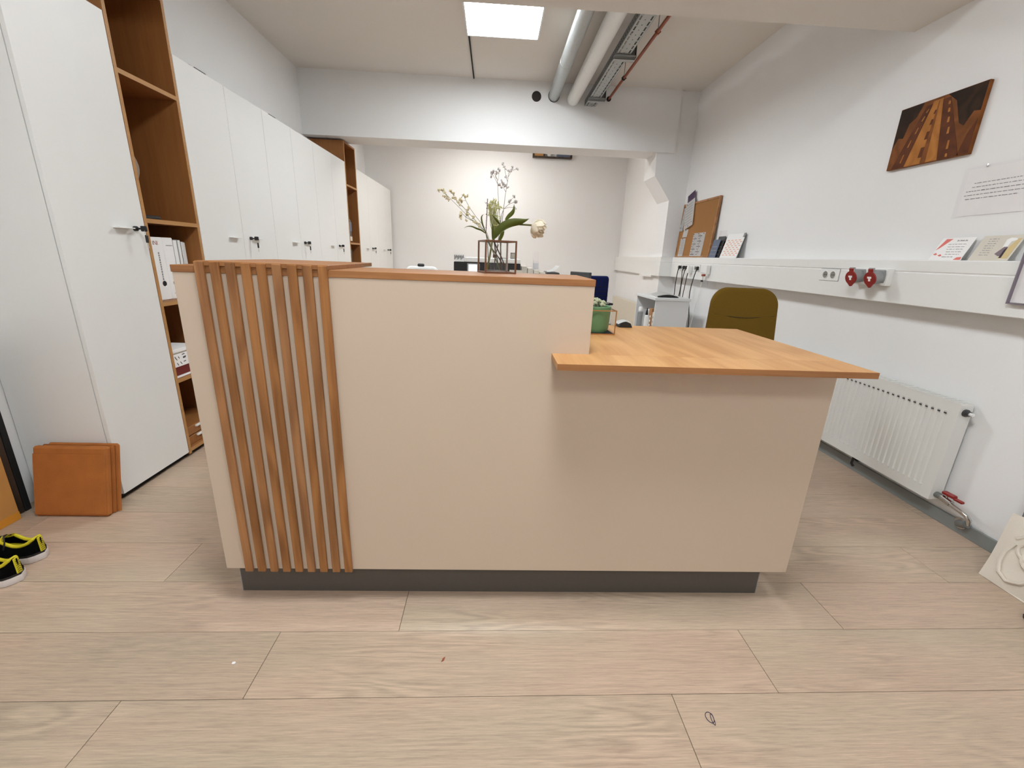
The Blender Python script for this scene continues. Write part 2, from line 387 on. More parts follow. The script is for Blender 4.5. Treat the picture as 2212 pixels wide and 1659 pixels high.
dbox('worktop', OAK, (.1624, 1.0245, 1.0646, 1.191, z2b, z2), .0007, label='oak laminate worktop projecting over the low side')
MB().box(.2705, 1.0245, 1.1912, 1.774, z2b, z2).box(.1, .2704, 1.2115, 1.60, z2b, z2).build('worktop', OAK, desk, DM, label='oak laminate worktop behind the low front panel')
dbox('edge_band', OAKX, (.1624, 1.0245, 1.0634, 1.0646, z2b, z2), label='darker oak edge band')
dbox('raised_top', OAKX, (-.790, -.447, 1.186, 1.60, z1, z1+.0125), .001, label='raised oak plate behind the slats')
dbox('plinth', DARKLAM, (-.852, 1.033-.06, 1.2495, 1.262, 0, zb), label='charcoal plinth set back under the front panel')
dbox('plinth_edge', GREYP, (-.8545, -.8525, 1.2485, 1.40, 0, zb), label='thin light metal edge strip')
dbox('plinth_edge', GREYP, (1.033-.0595, 1.033-.058, 1.2485, 1.60, 0, zb))
dbox('modesty_shelf', CREAM, (-.83, .24, 1.215, 1.45, .62, .64))
for i in range(9):
    x = -.790+i*.0397
    MB().box(x, x+.0238, 1.180, 1.1893, .137, 1.1068, bev=.0015).build('slat', SLAT, desk, DM)

# ================================================================== WHITE CABINETS AND OPEN SHELF TOWERS ON THE LEFT
XC = -1.678; ZT = 2.08; ZD = .03
def handle(par, y0, y1, z):
    MB().box(XC, XC+.028, y0, y1, z, z+.005, bev=.001).build('handle', WHITEP, par)
def lock(par, y, z, keys):
    L = MB(); L.lathe([(0, 0), (.011, 0), (.011, .012), (.006, .016), (0, .016)], seg=12, M=Matrix.Translation((XC, y, z)) @ Matrix.Rotation(PI/2, 4, 'Y'))
    L.build('lock', BLACKP, par, smooth=True)
    k = MB()
    k.box(XC+.014, XC+.03, y-.001, y+.001, z-.004, z+.004)
    k.box(XC+.028, XC+.056, y-.004, y+.004, z-.012, z+.013, bev=.003)
    k.build('key', BLACKP, par)
    if keys:
        k = MB(); r = MB()
        r.tube([(XC+.05, y+.012*math.cos(a), z-.017+.013*math.sin(a)) for a in [i*PI/6 for i in range(13)]], .0007, 5)
        r.build('key_ring', CHROME, par)
        k.box(XC+.044, XC+.05, y-.008, y+.009, z-.062, z-.027, bev=.0025); k.build('key', BLACKP, par)
        MB().box(XC+.046, XC+.048, y-.003, y+.003, z-.086, z-.062).build('key_blade', CHROME, par)
def cabinet(ys, label, handles, group='white wall cabinets', tint=LAM):
    y0, y1 = ys[0], ys[-1]
    t = thing('wall_cabinet', label, 'cabinet', ((XC+XL)/2, (y0+y1)/2, 0))
    c = MB(); xb = XL+.006; xf = XC-.021
    c.box(xb, xf, y0+.001, y0+.019, ZD, ZT-.012); c.box(xb, xf, y1-.019, y1-.001, ZD, ZT-.012)
    c.box(xb, xf, y0+.019, y1-.019, ZT-.03, ZT-.012); c.box(xb, xf, y0+.019, y1-.019, ZD, ZD+.018); c.box(xb, xb+.006, y0+.019, y1-.019, ZD+.018, ZT-.03)
    c.build('carcass', LAM, t)
    box('plinth', BLACKM, (xb, XC-.03, y0+.004, y1-.004, 0, ZD), t)
    for i in range(len(ys)-1):
        d = box('door', LAM, (XC-.018, XC, ys[i]+.0016, ys[i+1]-.0016, ZD+.003, ZT), t, .0008)
        h = handles[i]
        if h: handle(d, h[0], h[1], h[2])
        if h and len(h) > 3: lock(d, h[3], h[4], h[5])
    return t
cabinet([1.81, 2.25], 'nearest white cabinet with one tall door and two keys in its lock', [(2.065, 2.155, 1.205, 2.185, 1.208, True)])
cabinet([2.655, 3.09, 3.535], 'white double-door cabinet right beside the near open shelf tower', [(2.925, 3.02, 1.195), (3.2, 3.29, 1.195, 3.172, 1.2, True)])
cabinet([3.535, 3.98, 4.42], 'middle white double-door cabinet, second beyond the near shelf tower', [(3.81, 3.905, 1.19), (4.075, 4.17, 1.19, 4.05, 1.195, True)])
cabinet([4.42, 4.87, 5.30], 'white double-door cabinet just before the far open shelf tower', [(4.68, 4.775, 1.183), (4.955, 5.045, 1.183, 4.93, 1.187, True)])
cabinet([5.71, 6.16, 6.62], 'white double-door cabinet just beyond the far open shelf tower', [(5.98, 6.07, 1.175), (6.26, 6.35, 1.175, 6.25, 1.18, True)])
cabinet([6.62, 7.06, 7.465], 'last white double-door cabinet at the alcove back wall', [(6.87, 6.96, 1.165), (7.14, 7.22, 1.165, 7.13, 1.17, True)])

def tower(y0, y1, ztop, shelves, label):
    t = thing('open_shelf_tower', label, 'shelf', ((XC+XL)/2, (y0+y1)/2, 0))
    xb = XL+.006
    for a, b in ((y0, y0+.018), (y1-.018, y1)):
        s = box('side_panel', SHELFW, (xb, XC-.0012, a, b, .02, ztop), t)
        box('edge_band', SHELFE, (XC-.0012, XC, a, b, .02, ztop), s, label='lighter front edge band')
    box('back_panel', SHELFW, (xb, xb+.008, y0+.018, y1-.018, .03, ztop-.018), t)
    box('top_panel', SHELFW, (xb, XC, y0+.018, y1-.018, ztop-.018, ztop), t)
    for z in shelves:
        s = box('shelf_board', SHELFW, (xb+.008, XC-.0012, y0+.018, y1-.018, z-.02, z), t)
        box('edge_band', SHELFE, (XC-.0012, XC, y0+.018, y1-.018, z-.02, z), s)
    box('plinth', BLACKM, (xb, XC-.03, y0+.004, y1-.004, 0, .02), t)
    return t
tower(2.252, 2.652, 2.31, [1.882, 1.259, .858, .45, .05], 'near open beech shelf tower holding white binders')
tower(5.305, 5.70, 2.293, [1.858, 1.232, .85, .45, .05], 'far open beech shelf tower under the far beam')

def binder(y0, y1, z0, h, label, txt=None, lines=0, xf=-1.735):
    t = thing('ring_binder', label, 'binder', (xf-.13, (y0+y1)/2, z0), group=None)
    MB().box(xf-.27, xf, y0, y1, z0, z0+h, bev=.003).build('cover', PAPER, t)
    hm = Matrix.Translation((xf, (y0+y1)/2+.003, z0+.085)) @ Matrix.Rotation(PI/2, 4, 'Y')
    MB().lathe([(0, -.001), (.0125, -.001), (.0125, .001), (0, .001)], seg=16, M=hm).build('finger_hole', BLACKM, t)
    MB().lathe([(.0125, 0), (.0145, .0012), (.015, 0)], seg=16, M=hm).build('hole_ring', CHROME, t, smooth=True)
    bM = lambda y, z: Matrix.Translation((xf, y, z)) @ Matrix(((0, 0, 1, 0), (1, 0, 0, 0), (0, 1, 0, 0), (0, 0, 0, 1)))
    if txt:
        text_mesh('red_lettering', txt, .03, RED, t, bM((y0+y1)/2-.012, z0+h-.03))
        ln = MB(); zz = z0+h-.075
        for k in range(12):
            L = random.uniform(.006, .013)
            for q in range(int(L/.0022)):
                ln.box(xf, xf+.0005, (y0+y1)/2-.004, (y0+y1)/2+.004, zz-.0014, zz); zz -= .0022
            zz -= .003
        ln.build('spine_lines', INK, t)
    else:
        MB().box(xf, xf+.0005, y0+.018, y1-.008, z0+h-.042, z0+h-.038).box(xf, xf+.0005, y0+.02, y1-.01, z0+.03, z0+.0315).build('spine_lines', INKG, t)
binder(2.343, 2.424, .858, .318, 'white ring binder with red letters on its spine, on the near tower', 'INI')
binder(2.426, 2.499, .858, .318, 'plain white ring binder beside the red-lettered one', None)
yy = 2.5015
for nm, wd, h, c, lab in (('grey', .050, .31, GREYP, 'wide light grey magazine file beside the white binders'), ('white', .018, .308, PAPER, 'thin white folder next to the grey magazine file'),
                    ('dark', .009, .304, DGREYP, 'thin dark grey folder between two pale folders'), ('pale', .014, .300, LAMG, 'pale grey folder right of the dark folder'), ('slim', .008, .297, PAPER, 'slim white folder, rightmost on the binder shelf')):
    t = thing('folder', lab, 'folder', (-1.87, yy+wd/2, .858))
    MB().box(-2.0, -1.745, yy, yy+wd, .858, .858+h, bev=.001).build('cover', c, t)
    MB().box(-1.99, -1.7435, yy+wd*.25, yy+wd*.75, .862, .854+h).build('pages', PAPER, t)
    yy += wd+.0015
# dark tablet and hanging cream cloth in the compartment above
tag(MB().box(-1.95, -1.70, 2.285, 2.40, 1.259, 1.277, bev=.004).build('document_tray', BLACKP), 'flat black tray lying on the shelf above the binders', 'tray')
cl = thing('cloth_bag', 'crumpled cream cloth bag hanging inside the near shelf tower', 'bag', (-1.74, 2.29, 1.5))
def clf(u, v):
    y = 2.2705+.036*math.sin(PI*min(1, v*1.2))*(.35+.65*u)+.008*math.sin(9*v+5*u)
    return (-1.88+.19*u-.02*v, max(2.272, y), 1.575-.25*v+.02*math.sin(6*u))
MB().grid(clf, 10, 14, .004).build('fabric', CANVAS, cl, smooth=True)
MB().tube([(-1.80, 2.273, 1.62), (-1.79, 2.28, 1.62), (-1.785, 2.283, 1.61), (-1.785, 2.282, 1.565)], .003).build('loop', CANVAS, cl, smooth=True)
# shelf z=.45: red card, white card, printed box, paper stack; red folder standing at the back
tag(MB().box(-1.98, -1.69, 2.28, 2.50, .4505, .458, bev=.001).build('paper_sheet', PAPER), 'white papers lying lowest on the shelf with the red box', 'paper')
t = thing('red_box', 'flat dark red box under the printed white box', 'box', (-1.84, 2.39, .459))
MB().box(-1.985, -1.70, 2.285, 2.49, .459, .505, bev=.002).build('body', REDCARD, t)
MB().box(-1.986, -1.699, 2.284, 2.491, .49, .507, bev=.001).build('lid', REDCARD, t)
t = thing('printed_box', 'white carton printed with black marks on the red box', 'box', (-1.84, 2.39, .5075))
MB().box(-1.99, -1.694, 2.282, 2.50, .508, .575, bev=.001).build('carton', PAPER, t)
mk = MB()
for y, z, dy, dz, L in ((2.30, .565, .55, -.8, .024), (2.325, .563, .5, -.86, .013), (2.31, .53, .5, -.8, .017), (2.335, .532, .55, -.8, .017), (2.355, .568, 1, .1, .02), (2.36, .553, 1, .1, .022), (2.36, .548, 1, .1, .02), (2.36, .528, 1, .1, .016), (2.40, .56, 1, .1, .04), (2.40, .545, 1, .1, .03)):
    mk.tube([(-1.6938, y, z), (-1.6938, y+dy*L, z+dz*L)], .0022, 4)
mk.build('printed_marks', INK, t)
for k, (z0, z1_, dx, lab) in enumerate(((.5755, .585, 0, 'lower white paper pad on the printed carton'), (.5855, .604, .008, 'upper white paper pad on the printed carton'))):
    t = thing('paper_pad', lab, 'paper', (-1.84, 2.38, z0))
    MB().box(-1.985+dx, -1.70+dx, 2.284, 2.486, z0, z1_, bev=.001).build('sheets', PAPER if k else PAPERW, t)
tag(MB().box(-2.04, -2.0, 2.30, 2.60, .4505, .80, bev=.002).build('red_folder', REDCARD), 'dark red folder standing at the back above the printed carton', 'folder')
# two shallow trays with white tabs at the bottom
for z0, lab in ((.0505, 'lower wooden drawer box with a white tab, bottom of the tower'), (.106, 'upper wooden drawer box with a white tab, near the floor')):
    t = thing('drawer_box', lab, 'drawer', (-1.84, 2.45, z0))
    MB().box(-2.03, -1.70, 2.275, 2.63, z0, z0+.05, bev=.002).build('body', SHELFW, t)
    MB().box(-1.70, -1.688, 2.36, 2.50, z0+.036, z0+.046, bev=.001).build('tab', WHITEP, t)
# far tower contents
t = thing('storage_bag', 'dark patterned bag standing in the far shelf tower', 'bag', (-1.82, 5.39, 1.232))
MB().box(-1.95, -1.69, 5.33, 5.45, 1.2325, 1.50, bev=.03, seg=3).build('body', DGREYP, t, smooth=True)
MB().box(-1.6898, -1.687, 5.35, 5.43, 1.36, 1.46, bev=.001).build('patch', BLUEP, t)
MB().box(-1.6898, -1.687, 5.36, 5.43, 1.25, 1.30, bev=.001).build('patch', PAPERW, t)
binder(5.33, 5.415, .85, .318, 'white ring binder alone in the far shelf tower')
tag(MB().box(-1.98, -1.72, 5.42, 5.50, .85, 1.15, bev=.003).build('document_file', BLACKP), 'black document file beside the far white binder', 'folder')
# cable ends and small adapters on top of the cabinets
def topcable(y0, y1, zt, lab1, lab2):
    tag(MB().tube([(-1.79, y0+(y1-y0)*i/14, ZT-.008+zt*math.sin(PI*i/14)) for i in range(15)], .0016, 5).build('cable', INKG, smooth=True), lab1, 'cable')
    t = thing('power_adapter', lab2, 'adapter', (-1.74, y0+.08, ZT))
    MB().box(-1.76, -1.705, y0+.05, y0+.15, ZT-.011, ZT+.022, bev=.004).build('housing', DGREYP, t)
    MB().tube([(-1.73, y0+.15, ZT+.002), (-1.73, y0+.17, ZT+.002)], .004).build('plug_stub', BLACKP, t)
topcable(2.83, 3.12, .07, 'thin grey cable looping above the cabinet beside the near tower', 'dark adapter on top of the cabinet beside the near tower')
topcable(3.66, 3.86, .04, 'thin grey cable looping above the middle cabinet', 'dark adapter on top of the middle cabinet')

# ================================================================== CEILING SERVICES
def pipe(name, x, z, r, y0, y1, m, label, capm):
    t = thing(name, label, 'pipe', (x, (y0+y1)/2, z))
    Mx = Matrix.Translation((x, y0, z)) @ Matrix.Rotation(-PI/2, 4, 'X')
    MB().lathe([(0, 0), (r, 0), (r, y1-y0), (0, y1-y0)], seg=32, M=Mx).build('tube', m, t, smooth=True)
    for yy in (3.05, 4.35):
        MB().lathe([(r, 0), (r+.0015, .001), (r+.0015, .03), (r, .031)], seg=32, M=Matrix.Translation((x, yy, z)) @ Matrix.Rotation(-PI/2, 4, 'X')).build('joint', m, t, smooth=True)
        MB().box(x-.004, x+.004, yy-.2, yy-.19, z+r-.003, ZC).build('hanger', ZINCD, t)
    if capm: MB().lathe([(r+.004, 0), (r+.004, .012), (r, .013)], seg=32, M=Matrix.Translation((x, y1-.013, z)) @ Matrix.Rotation(-PI/2, 4, 'X')).build('collar', capm, t)
pipe('ventilation_duct', .592, 2.792, .057, 2.602, 5.198, STEEL, 'grey metal ventilation duct under the ceiling', BLACKM)
pipe('insulated_pipe', .80, 2.772, .064, 2.602, 5.198, WHITEP, 'thick white pipe between the grey duct and cable tray', None)
hm = Matrix.Translation((.407, 5.1985, 2.778)) @ Matrix.Rotation(PI/2, 4, 'X')
MBh = MB(); MBh.lathe([(.05, 0), (.05, .0015), (.047, .0015), (.047, -.0005), (0, -.0005)], seg=28, M=hm)
tag(MBh.build('duct_opening', plain('dark_opening', (48, 45, 42), .9), smooth=False), 'round dark duct opening in the far beam', 'opening')
# perforated cable tray
tr = thing('cable_tray', 'perforated galvanised cable tray under the ceiling', 'cable tray', (.99, 3.9, 2.71))
tx0, tx1, tz = .925, 1.04, 2.712
fl = MB(); ty0, ty1 = 2.602, 5.195
w_ = tx1-tx0
for a, b in ((0, .14), (.24, .47), (.53, .78), (.88, 1)):
    fl.box(tx0+a*w_, tx0+b*w_, ty0, ty1, tz, tz+.0015)
y = ty0; k = 0
while y < ty1-.03:
    for a, b in ((.14, .24), (.78, .88)): fl.box(tx0+a*w_, tx0+b*w_, y, y+.018, tz, tz+.0015)
    fl.box(tx0+.47*w_, tx0+.53*w_, y, y+.06, tz, tz+.0015)
    y += .07; k += 1
fl.build('floor_plate', STEEL, tr)
for x in (tx0, tx1-.0015):
    MB().box(x, x+.0015, ty0, ty1, tz, tz+.055).build('side_flange', ZINCD, tr)
hs = MB(); y = ty0+.02
while y < ty1-.03:
    hs.box(tx0-.0006, tx0, y, y+.018, tz+.018, tz+.026); hs.box(tx0-.0006, tx0, y+.02, y+.03, tz+.038, tz+.044); y += .045
hs.build('side_slots', BLACKM, tr, kind='stuff')
for k, x in enumerate((.945, .965, .982, 1.0, 1.02)):
    MB().tube([(x, ty0, tz+.012), (x+.004*math.sin(k), 4, tz+.011), (x, ty1, tz+.012)], .008, 6).build('cable', BLACKP, tr)
for yb_ in (3.98, 4.95):
    br = MB(); br.box(.915, 1.085, yb_, yb_+.045, tz-.024, tz-.021).box(.915, 1.085, yb_, yb_+.003, tz-.024, tz-.002).box(.915, 1.085, yb_+.042, yb_+.045, tz-.024, tz-.002)
    br.box(.915, 1.085, yb_-.03, yb_-.028, tz-.014, tz-.001).box(.915, 1.085, yb_-.03, yb_, tz-.003, tz-.001)
    b = br.build('support_bracket', STEEL, tr)
    MB().prism([(yb_+.05, ZC), (yb_+.05, tz-.02), (yb_-.03, tz-.02), (yb_-.01, ZC)], 'x', 1.085, 1.088).build('bracket_web', ZINCD, b)
    MB().lathe([(0, 0), (.012, 0), (.012, .006), (0, .006)], seg=10, M=Matrix.Translation((1.062, yb_-.004, tz+.05)) @ Matrix.Rotation(PI/2, 4, 'X')).build('bolt', STEEL, b)
    MB().box(1.045, 1.084, yb_+.002, yb_+.005, tz, ZC).build('hanger_plate', ZINCD, b)
cp = thing('heating_pipe', 'thin red-brown pipe running beside the cable tray', 'pipe', (1.18, 3.9, 2.78))
MB().tube([(1.15, 2.602, 2.79), (1.175, 3.5, 2.788), (1.178, 4.4, 2.79), (1.18, 5.197, 2.79)], .0125, 12).build('tube', RUST, cp, smooth=True)
for yy in (3.75, 4.62):
    c = MB(); c.lathe([(.0135, 0), (.019, 0), (.019, .02), (.0135, .02)], seg=12, M=Matrix.Translation((1.178, yy, 2.79)) @ Matrix.Rotation(-PI/2, 4, 'X'))
    c.box(1.155, 1.201, yy+.006, yy+.014, 2.786, 2.793)
    c.build('clamp', RUST if yy < 4 else BLACKM, cp)
    MB().tube([(1.178, yy+.01, 2.808), (1.178, yy+.01, ZC)], .003, 6).build('rod', ZINCD, cp)
MB().lathe([(.0125, 0), (.024, 0), (.024, .012), (.0125, .012)], seg=14, M=Matrix.Translation((1.18, 5.186, 2.79)) @ Matrix.Rotation(-PI/2, 4, 'X')).build('rosette', BLACKM, cp)

# ================================================================== RIGHT WALL
XT = 2.087; TZ0, TZ1, TZS = .985, 1.205, 1.146
tk = thing('cable_trunking', 'wide white cable trunking with sockets along the right wall', 'trunking', (2.13, 3, .985))
tm = MB(); tm.box(XT, XR-.001, 1.0, 5.222, TZ0, TZS-.001, bev=.004).box(XT, XR-.001, 1.0, 5.222, TZS+.0012, TZ1, bev=.004)
tm.box(XT+.003, XR-.001, 1.0, 5.222, TZS-.002, TZS+.002)
tm.build('channel', WHITEP, tk)
tm = MB(); tm.box(1.945, XT+.02, 5.135, 5.222, TZ0, TZS-.001, bev=.003).box(1.945, XT+.02, 5.135, 5.222, TZS+.001, TZ1, bev=.003).box(1.948, XT, 5.138, 5.222, TZS-.002, TZS+.002)
tm.build('channel', WHITEP, tk)
A0 = (1.945, 5.2225); A1 = (2.065, 7.515)
for z0, z1_, i in ((TZ0, TZS-.0012, 0), (TZS+.0012, TZ1, 0), (TZS-.002, TZS+.002, .003)):
    tm = MB(); tm.prism([(A0[0]+i, A0[1]), (1.99, 5.2225), (2.112, 7.515), (A1[0]+i, A1[1])], 'z', z0, z1_); tm.build('channel', WHITEP, tk)
MB().box(1.95, 1.985, 5.4, 5.85, TZ0-.022, TZ0-.0005).build('cover_strip', WHITEP, tk)
def wallM(y, z, x=XR, lean=0, spin=0):
    return Matrix.Translation((x, y, z)) @ Matrix(((0, 0, -1, 0), (-1, 0, 0, 0), (0, 1, 0, 0), (0, 0, 0, 1))) @ Matrix.Rotation(-lean, 4, 'X') @ Matrix.Rotation(spin, 4, 'Z')
def rect(mb, x0, x1, y0, y1, z0, z1): mb.box(x0, x1, y0, y1, z0, z1); return mb
def scribble_lines(par, M, x0, x1, y, h, z, m=INK, name='text_line', center=False):
    mb = MB(); x = x0
    while x < x1:
        L = random.uniform(.006, .022); L = min(L, x1-x)
        mb.box(x, x+L, y, y+h, z, z+.0004)
        for q in range(int(L/.005)):
            if random.random() < .4: mb.box(x+q*.005, x+q*.005+.0012, y-h*.4, y+h*1.5, z, z+.0004)
        x += L+.004
    mb.build(name, m, par, M)
# sockets: double plate
def socket_plate(yc, zc, wd, ht, n, label, filled=()):
    M = wallM(yc, zc, XT)
    t = thing('power_socket', label, 'socket', M=M)
    MB().box(-wd/2-.002, wd/2+.002, -ht/2-.002, ht/2+.002, 0, .0012).build('shadow_gap', GREYP, t, M)
    MB().box(-wd/2, wd/2, -ht/2, ht/2, .0012, .004, bev=.001).build('plate', WHITEP, t, M)
    for i in range(n):
        x = -wd/2+wd*(i+.5)/n if n > 2 else (-.031 if i == 0 else .031)
        r = min(.021, wd/n*.42)
        Mi = M @ Matrix.Translation((x, 0, .004))
        MB().lathe([(r, .0), (r, .0003), (0, .0003)], seg=20, M=Mi).build('socket_cup', CUPG if i not in filled else WHITEP, t)
        MB().lathe([(r+.0025, 0), (r+.002, .0035), (r, .0035), (r, 0)], seg=20, M=Mi).build('rim', WHITEP, t)
        if i not in filled:
            MB().box(x-.010, x-.005, -.003, .003, .0042, .0048).box(x+.005, x+.010, -.003, .003, .0042, .0048).box(x-.003, x+.003, r-.004, r, .001, .004).build('pin_hole', BLACKM, t, M)
    return t
socket_plate(2.66, 1.111, .155, .07, 2, 'white double power socket left of the red industrial sockets')
socket_plate(4.64, 1.10, .47, .066, 7, 'long white socket strip crowded with black plugs', filled=(1, 2, 4))
# industrial red-capped sockets
def cee(yc, label):
    M = wallM(yc, 1.115, XT)
    t = thing('industrial_socket', label, 'socket', M=M)
    MB().box(-.045, .045, -.045, .045, 0, .034, bev=.005, seg=2).build('base_box', WHITEP, t, M, smooth=True)
    Mf = M @ Matrix.Translation((0, 0, .032)) @ Matrix.Rotation(.22, 4, 'X') @ Matrix.Diagonal((1, 1, .72, 1))
    MB().box(-.037, .037, -.038, .038, -.004, .012, bev=.004).build('flange', GREYP, t, Mf)
    MB().lathe([(.036, .006), (.033, .012), (.033, .066), (.031, .068), (0, .068)], seg=28, M=Mf).build('housing', GREYP, t, smooth=True)
    pts = [(.037*math.sin(a), .037*math.cos(a)) for a in [2*PI*i/24 for i in range(24)]]
    pts = [(x, y) if y > -.033 else (x*.45, -.047) for x, y in pts]
    pts = [p for i, p in enumerate(pts) if p not in pts[:i]]
    cap = MB().prism(pts, 'z', .068, .080, bev=.0015).build('cap', RED, t, Mf)
    MB().box(-.013, .013, .028, .052, .066, .078, bev=.002).build('hinge', RED, t, Mf)
    MB().tube([(-.016, .05, .064), (.016, .05, .064)], .006, 10).build('hinge_barrel', GREYP, t, Mf, smooth=True)
    MB().box(-.013, .013, .002, .012, .080, .0806).box(-.006, .007, -.012, .002, .080, .0806).build('emblem', PAPER, cap, Mf)
cee(2.392, 'left red-capped industrial socket on the trunking')
cee(2.265, 'right red-capped industrial socket on the trunking')
# plugs and cables
def plug(y, z, lab, end, wob, m=BLACKP, cat='cable'):
    t = thing('plugged_cable', lab, cat, (XT-.02, y, z))
    MB().box(XT-.03, XT-.0046, y-.016, y+.016, z-.017, z+.017, bev=.006).build('plug', m, t)
    MB().tube([(XT-.022, y, z-.014), (XT-.03, y, z-.04)], .008, 8, .004).build('strain_relief', m, t, smooth=True)
    pts = [(XT-.03, y, z-.04)]
    ex, ey, ez = end
    for i in range(1, 13):
        f = i/12; pts.append((XT-.03+(ex-XT+.03)*f, y+(ey-y)*f+wob*math.sin(PI*2*f)*.5, z-.04+(ez-z+.04)*f))
    MB().tube(pts, .0045, 6).build('cord', m, t, smooth=True)
plug(4.87, 1.10, 'black plug and cord farthest from the camera in the socket strip', (2.055, 4.86, .42), .03)
plug(4.755, 1.10, 'second black plug and cord of the socket strip', (2.055, 4.77, .42), -.05)
plug(4.695, 1.10, 'third black plug and cord, beside the white charger', (2.055, 4.72, .42), .05)
plug(4.43, 1.10, 'black plug with a long cord, nearest the white network box', (2.06, 4.47, .28), .1)
t = thing('charger', 'white plug-in charger between the black plugs', 'charger', (XT-.03, 4.545, 1.085))
MB().box(XT-.05, XT-.0046, 4.565, 4.61, 1.045, 1.115, bev=.005).build('housing', WHITEP, t)
MB().tube([(XT-.04, 4.588, 1.046), (XT-.04, 4.60, .98), (XT-.035, 4.64, .8), (XT-.035, 4.63, .42)], .0042, 6).build('cord', BLACKP, t, smooth=True)
t = thing('network_box', 'white network outlet box beside the socket strip', 'outlet', (XT-.02, 4.27, 1.10))
MB().box(XT-.006, XT-.0003, 4.20, 4.385, 1.058, 1.136, bev=.002).build('plate', WHITEP, t)
MB().box(XT-.045, XT-.006, 4.175, 4.215, 1.05, 1.134, bev=.003).build('jack_housing', WHITEP, t)
t = thing('network_cable', 'thin white network cable hanging from the outlet box', 'cable', (XT-.03, 4.2, .9))
MB().box(XT-.044, XT-.02, 4.225, 4.265, 1.028, 1.049, bev=.002).build('connector', RUST, t)
MB().box(XT-.040, XT-.024, 4.25, 4.27, .99, 1.028, bev=.002).build('boot', WHITEP, t)
MB().box(XT-.042, XT-.022, 4.252, 4.268, .975, .99, bev=.002).build('boot', BLACKP, t)
MB().tube([(XT-.032, 4.26, .98), (XT-.033, 4.29, .8), (XT-.04, 4.33, .58), (XT-.04, 4.36, .44), (XT-.03, 4.42, .40), (XT-.02, 4.5, .44), (XT-.02, 4.55, .55), (XT+.03, 4.56, .85)], .003, 6).build('cord', WHITEP, t, smooth=True)

# marquetry picture
pcM = wallM(2.31, 1.824)
pc = thing('marquetry_picture', 'frameless wooden inlay picture of a road on the right wall', 'picture', M=pcM)
pw, ph = .428, .296
MB().box(-pw/2, pw/2, -ph/2, ph/2, .002, .02, bev=.0015).build('panel', PIC1, pc, pcM)
def inlay(pts, m, name='inlay', z=.02, th=.0006):
    pts = [((s-.5)*pw*.985, (q-.5)*ph*.985) for s, q in pts]
    MB().prism(pts, 'z', z, z+th).build(name, m, pc, pcM)
inlay([(0, .35), (.05, .52), (.12, .5), (.16, .72), (.24, .8), (.30, 1), (0, 1)], PIC4)
inlay([(.58, 1), (.70, .86), (.80, .50), (.86, .44), (.93, .62), (1, .6), (1, 1)], PIC4)
inlay([(.88, .0), (.93, .3), (1, .5), (1, 0)], PIC3)
inlay([(.06, 0), (.24, 0), (.415, .93), (.34, .93)], PIC3)
inlay([(.66, 0), (.90, 0), (.62, .95), (.53, .95)], PIC3)
inlay([(.24, 0), (.66, 0), (.53, .97), (.415, .97)], PIC2)
inlay([(.45, 0), (.52, 0), (.495, .95), (.485, .95)], PIC1, z=.0206, th=.0004)
for s, q, wd, h in ((.43, .10, .05, .16), (.445, .38, .04, .12), (.455, .6, .03, .08), (.465, .76, .022, .06)):
    inlay([(s-wd/2, q), (s+wd/2, q), (s+wd/2+.008, q+h), (s-wd/2+.012, q+h)], PIC3, z=.0206, th=.0005)
for s, q, h in ((.17, .08, .13), (.22, .32, .11), (.275, .52, .09), (.32, .70, .07), (.35, .82, .05)):
    inlay([(s, q), (s+.014, q), (s+.034, q+h), (s+.024, q+h)], PIC2, z=.0206, th=.0005)
for s, q, h in ((.75, .02, .05), (.735, .14, .13), (.69, .38, .10), (.655, .56, .08), (.63, .72, .06), (.61, .84, .05)):
    inlay([(s, q), (s+.026, q), (s+.018, q+h), (s-.002, q+h)], PIC2, z=.0206, th=.0005)

# laminated notice
nM = wallM(1.93, 1.505, XR, 0, .01)
t = thing('laminated_notice', 'laminated white notice with five printed lines, below the picture', 'notice', M=nM)
MB().box(-.15, .15, -.1, .1, .001, .0018).build('sheet', PAPER, t, nM)
MB().grid(lambda u, v: (-.17+.33*u, -.108+.22*v, .003+.006*u*(1-v)), 6, 4, .0004).build('film', ACRYL, t, nM, smooth=True)
for k, (a, b) in enumerate(((-.11, .09), (-.115, .085), (-.135, .10), (-.14, .10), (-.13, .08))):
    scribble_lines(t, nM, a, b, .038-k*.0165, .0028, .002, INKG)
MB().lathe([(0, .003), (.006, .002), (0, .001)], seg=10, M=nM @ Matrix.Translation((-.075, .108, .003))).build('tack', CHROME, t)

# postcards and acrylic holder on the trunking
def leaning_card(yc, x, z, wd, ht, lean, m, name, label, cat, th=.0008, spin=0):
    M = wallM(yc, z, x, lean, spin)
    t = thing(name, label, cat, M=M)
    MB().box(-wd/2, wd/2, 0, ht, -th, 0).build('card', m, t, M)
    return t, M
TT = TZ1+.0012
t, M = leaning_card(2.015, XR-.062, TT, .15, .112, .42, PAPER, 'postcard', 'white postcard with coral shapes and grey lines on the trunking', 'postcard')
MB().prism([(-.072, .05), (-.055, .106), (-.025, .106), (-.06, .06)], 'z', 0, .0005).build('coral_shape', PINKINK, t, M)
for x, y in ((-.06, .028), (-.035, .022)):
    MB().prism([(x-.010, y), (x, y+.008), (x+.010, y), (x+.003, y-.004)], 'z', 0, .0005).build('coral_petal', PINKINK, t, M)
MB().prism([(.04, .002), (.05, .014), (.07, .016), (.072, .002)], 'z', 0, .0005).build('coral_shape', PINKINK, t, M)
scribble_lines(t, M, .0, .045, .094, .005, 0, INKG, 'heading')
for k in range(5): scribble_lines(t, M, -.03+.004*k, .05, .078-k*.0125, .0022, 0, INKG)
scribble_lines(t, M, -.02, .03, .015, .0025, 0, INKG)
